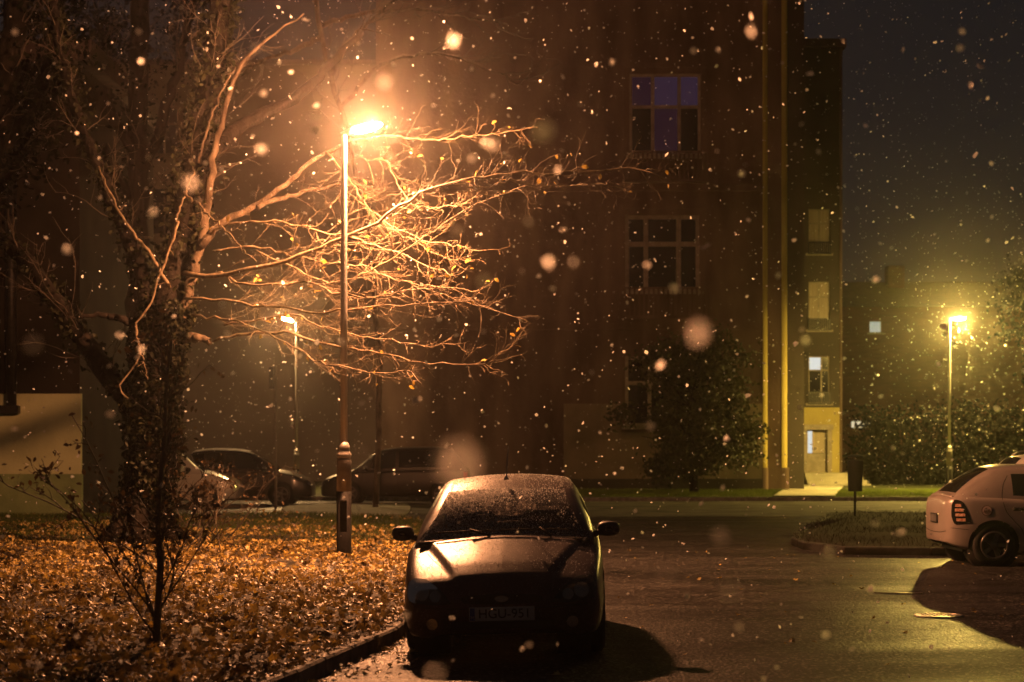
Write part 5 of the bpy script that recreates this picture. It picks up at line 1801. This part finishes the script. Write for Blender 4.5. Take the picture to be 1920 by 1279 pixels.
def round_tree(label, x, y, h, r, seed, name='leafy_tree'):
    rr = random.Random(seed)
    t = thing(name, label, 'tree', (x, y, 0))
    mb = MB()
    tp = wander((0, 0, 0), (0, 0, 1), h * .75, 10, rr, .05, .1)
    mb.tube(tp, taper(.28, .08, 11), 10)
    ends = []
    for i in range(22):
        k = rr.randint(3, 9)
        b = wander(tp[k], (rr.gauss(0, 1), rr.gauss(0, 1), .5), r * rr.uniform(.6, 1.1), 6, rr, .18)
        mb.tube(b, taper(.07, .02, 7), 5); ends += b[2:]
    mb.build('trunk', 'bark', t)
    cl = []
    for e in ends:
        for j in range(rr.randint(40, 150)):
            cl.append((e.x + rr.gauss(0, .42), e.y + rr.gauss(0, .42), e.z + rr.gauss(0, .36)))
    scatter('crown', cl, .12, 'foliage_dark', t, 'leaf', 0, seed)


q = P(1912, 837, 80)
round_tree('tall black tree towering over the hedge at the right edge', q.x + 1.4, 82, 13.5, 2.2, 31)

# ------------------------------------------------------------------ snow
def flake_disc(rr, k):
    """a crumpled flat flake: centre, inner and outer ring"""
    v = [(0, 0, rr.normal(0, .15))]
    for r in (.55, 1.0):
        for i in range(k):
            a = 2 * math.pi * i / k
            q = r * (1 + rr.normal(0, .16))
            v.append((q * math.cos(a), q * math.sin(a), rr.normal(0, .22)))
    f = [(0, 1 + i, 1 + (i + 1) % k) for i in range(k)] + [(1 + i, 1 + k + i, 1 + k + (i + 1) % k, 1 + (i + 1) % k) for i in range(k)]
    return np.array(v), f


def flake_mesh(seed):
    rr = np.random.default_rng(seed)
    v, f = flake_disc(rr, 9)
    me = bpy.data.meshes.new('snowflake')
    me.from_pydata([tuple(q) for q in v], [], f)
    for pl in me.polygons:
        pl.use_smooth = True
    me.materials.append(M['snow'])
    return me


FMS = [flake_mesh(s) for s in range(4)]
big = [(1015, 246, 38, 1), (920, 268, 24, 1), (885, 296, 16, 1), (720, 152, 26, 1), (850, 76, 22, 1), (590, 220, 22, 1), (592, 243, 14, 1), (490, 280, 18, 1),
       (355, 342, 32, .75), (285, 398, 18, 1), (855, 433, 22, 1), (1028, 492, 26, .6), (990, 415, 22, .6), (125, 468, 16, .9), (1308, 624, 46, .8), (860, 868, 86, .62),
       (1350, 1005, 34, .8), (1408, 58, 22, .8), (1238, 684, 16, 1), (1265, 540, 18, 1), (1213, 497, 14, 1), (1220, 798, 16, 1), (670, 858, 50, .4), (207, 777, 14, 1),
       (265, 655, 14, .7), (60, 645, 40, .5), (1555, 1035, 24, .7), (1370, 1110, 44, .42), (815, 1264, 46, .5), (1385, 1175, 18, .7), (150, 1020, 14, .8), (495, 175, 12, 1),
       (905, 525, 30, .5), (1075, 490, 24, .45), (264, 115, 12, 1), (1548, 1190, 16, .8), (1510, 638, 18, .8), (480, 90, 24, .6), (1250, 1075, 44, .4), (760, 1155, 18, .8),
       (992, 1209, 14, .8), (1640, 980, 16, .6), (1046, 318, 14, 1), (1300, 95, 12, .8), (1390, 325, 12, 1), (905, 268, 16, .8), (660, 520, 14, 1), (640, 640, 14, .9)]
AP = .028 * F
FOCUS = 20.0
for i, (x, y, d, k) in enumerate(big):
    Y = 1 / (d / AP + 1 / FOCUS)
    r = .46 * d * k / F * Y * 1.0
    o = bpy.data.objects.new('snowflake', FMS[i % 4])
    COL.objects.link(o)
    o.location = P(x, y, Y)
    o.scale = (r, r * (.75 + .35 * rnd.random()), r)
    o.rotation_euler = (math.pi / 2 + rnd.uniform(-.7, .7), rnd.uniform(-.7, .7), rnd.uniform(-.7, .7))
    tag(o, 'large soft snowflake drifting close to the viewer', 'snowflake', 'large near snowflakes')

n = 15000
u = npr.random(n)
yy = (u * (80 ** 3 - 4.5 ** 3) + 4.5 ** 3) ** (1 / 3)
xx = npr.uniform(-.36, .36, n) * yy
zz = H + npr.uniform(-.165, .275, n) * yy
# extra flakes in the nearer air, where they show largest
n2 = 2600
y2 = 5 + 25 * npr.random(n2) ** .8
yy = np.concatenate([yy, y2]); xx = np.concatenate([xx, npr.uniform(-.36, .36, n2) * y2]); zz = np.concatenate([zz, H + npr.uniform(-.165, .275, n2) * y2])
for lx_, ly_, k_ in ((15.7, 63.5, 900), (-7.4, 63.5, 250)):
    e = npr.normal(size=(k_, 3)); e /= np.linalg.norm(e, axis=1)[:, None]
    e *= (7.5 * npr.random(k_) ** .6)[:, None]
    xx = np.concatenate([xx, lx_ + e[:, 0]]); yy = np.concatenate([yy, ly_ - .5 + e[:, 1] * .8]); zz = np.concatenate([zz, 5.6 + e[:, 2] * .9])
ok = zz > .06
cen = np.stack([xx, yy, zz], 1)[ok]
n = len(cen)
bv, bf = flake_disc(np.random.default_rng(3), 5)
nb = len(bv)
rs = np.minimum(npr.lognormal(math.log(.0125), .42, n), .032) * np.clip(cen[:, 1] / 22, .8, 1.35)
A1 = npr.normal(size=(n, 3)); A1 /= np.linalg.norm(A1, axis=1)[:, None]
A2 = np.cross(A1, npr.normal(size=(n, 3))); A2 /= np.linalg.norm(A2, axis=1)[:, None]
A3 = np.cross(A1, A2)
q = bv[None] * (1 + npr.normal(0, .18, (n, nb, 1))) + npr.normal(0, .12, (n, nb, 3))
q = q * rs[:, None, None] * np.array([1.0, .8, 1.0])
pts = q[:, :, 0:1] * A1[:, None] + q[:, :, 1:2] * A2[:, None] + q[:, :, 2:3] * A3[:, None]
pts += cen[:, None, :]
fl = np.concatenate([np.array(f) for f in bf]); fc = np.array([len(f) for f in bf])
loops = (fl[None] + (np.arange(n) * nb)[:, None]).ravel()
counts = np.tile(fc, n)
so = np_mesh('falling_snow', pts.reshape(-1, 3), loops, counts, 'snow', None, True)
tag(so, 'thousands of small wet snowflakes falling through the lamp light', 'snow', kind='stuff')

# ------------------------------------------------------------------ haze, sky, camera
mb = MB(); mb.box(-149, 149, -12, 229, -1.1, 27.0)
hz_o = mb.build('haze', 'haze')
hz_o['kind'] = 'stuff'
hz_o['label'] = 'thin damp night air glowing round the street lamps'
hz_o['category'] = 'haze'

w = bpy.data.worlds.new('World')
C.world = w
w.use_nodes = True
N, L = w.node_tree.nodes, w.node_tree.links
bg = N['Background']
sky = N.new('ShaderNodeTexSky')
sky.sky_type = 'NISHITA'
sky.sun_disc = False
sky.sun_elevation = math.radians(2)
sky.sun_rotation = math.radians(180)
mx = N.new('ShaderNodeMix'); mx.data_type = 'RGBA'
mx.inputs['Factor'].default_value = 0.975
mx.inputs['B'].default_value = (0.62, 0.51, 0.51, 1)         # low cloud lit by the town
L.new(sky.outputs[0], mx.inputs['A'])
L.new(mx.outputs['Result'], bg.inputs['Color'])
bg.inputs['Strength'].default_value = 0.018

cd = bpy.data.cameras.new('Camera')
cam = bpy.data.objects.new('Camera', cd)
COL.objects.link(cam)
cam.location = (0, 0, H)
cam.rotation_euler = (math.pi / 2, 0, 0)
cd.sensor_width = 36
cd.lens = F / 1920 * 36
cd.shift_y = (HY - 639.5) / 1920
cd.clip_start = .05
cd.clip_end = 600
cd.dof.use_dof = True
cd.dof.focus_distance = FOCUS
cd.dof.aperture_fstop = cd.lens / 28.0
cd.dof.aperture_blades = 0
C.camera = cam
C.render.resolution_x, C.render.resolution_y = 1024, 682
C.render.engine = 'CYCLES'
C.cycles.use_denoising = True
C.cycles.max_bounces = 6
C.cycles.diffuse_bounces = 2
C.cycles.glossy_bounces = 3
C.cycles.transmission_bounces = 6
C.cycles.transparent_max_bounces = 12
C.cycles.volume_bounces = 1
C.cycles.sample_clamp_indirect = 4.0
C.cycles.caustics_reflective = False
C.cycles.caustics_refractive = False
C.view_settings.view_transform = 'Standard'
C.view_settings.look = 'None'
C.view_settings.exposure = 0
C.view_settings.gamma = 1
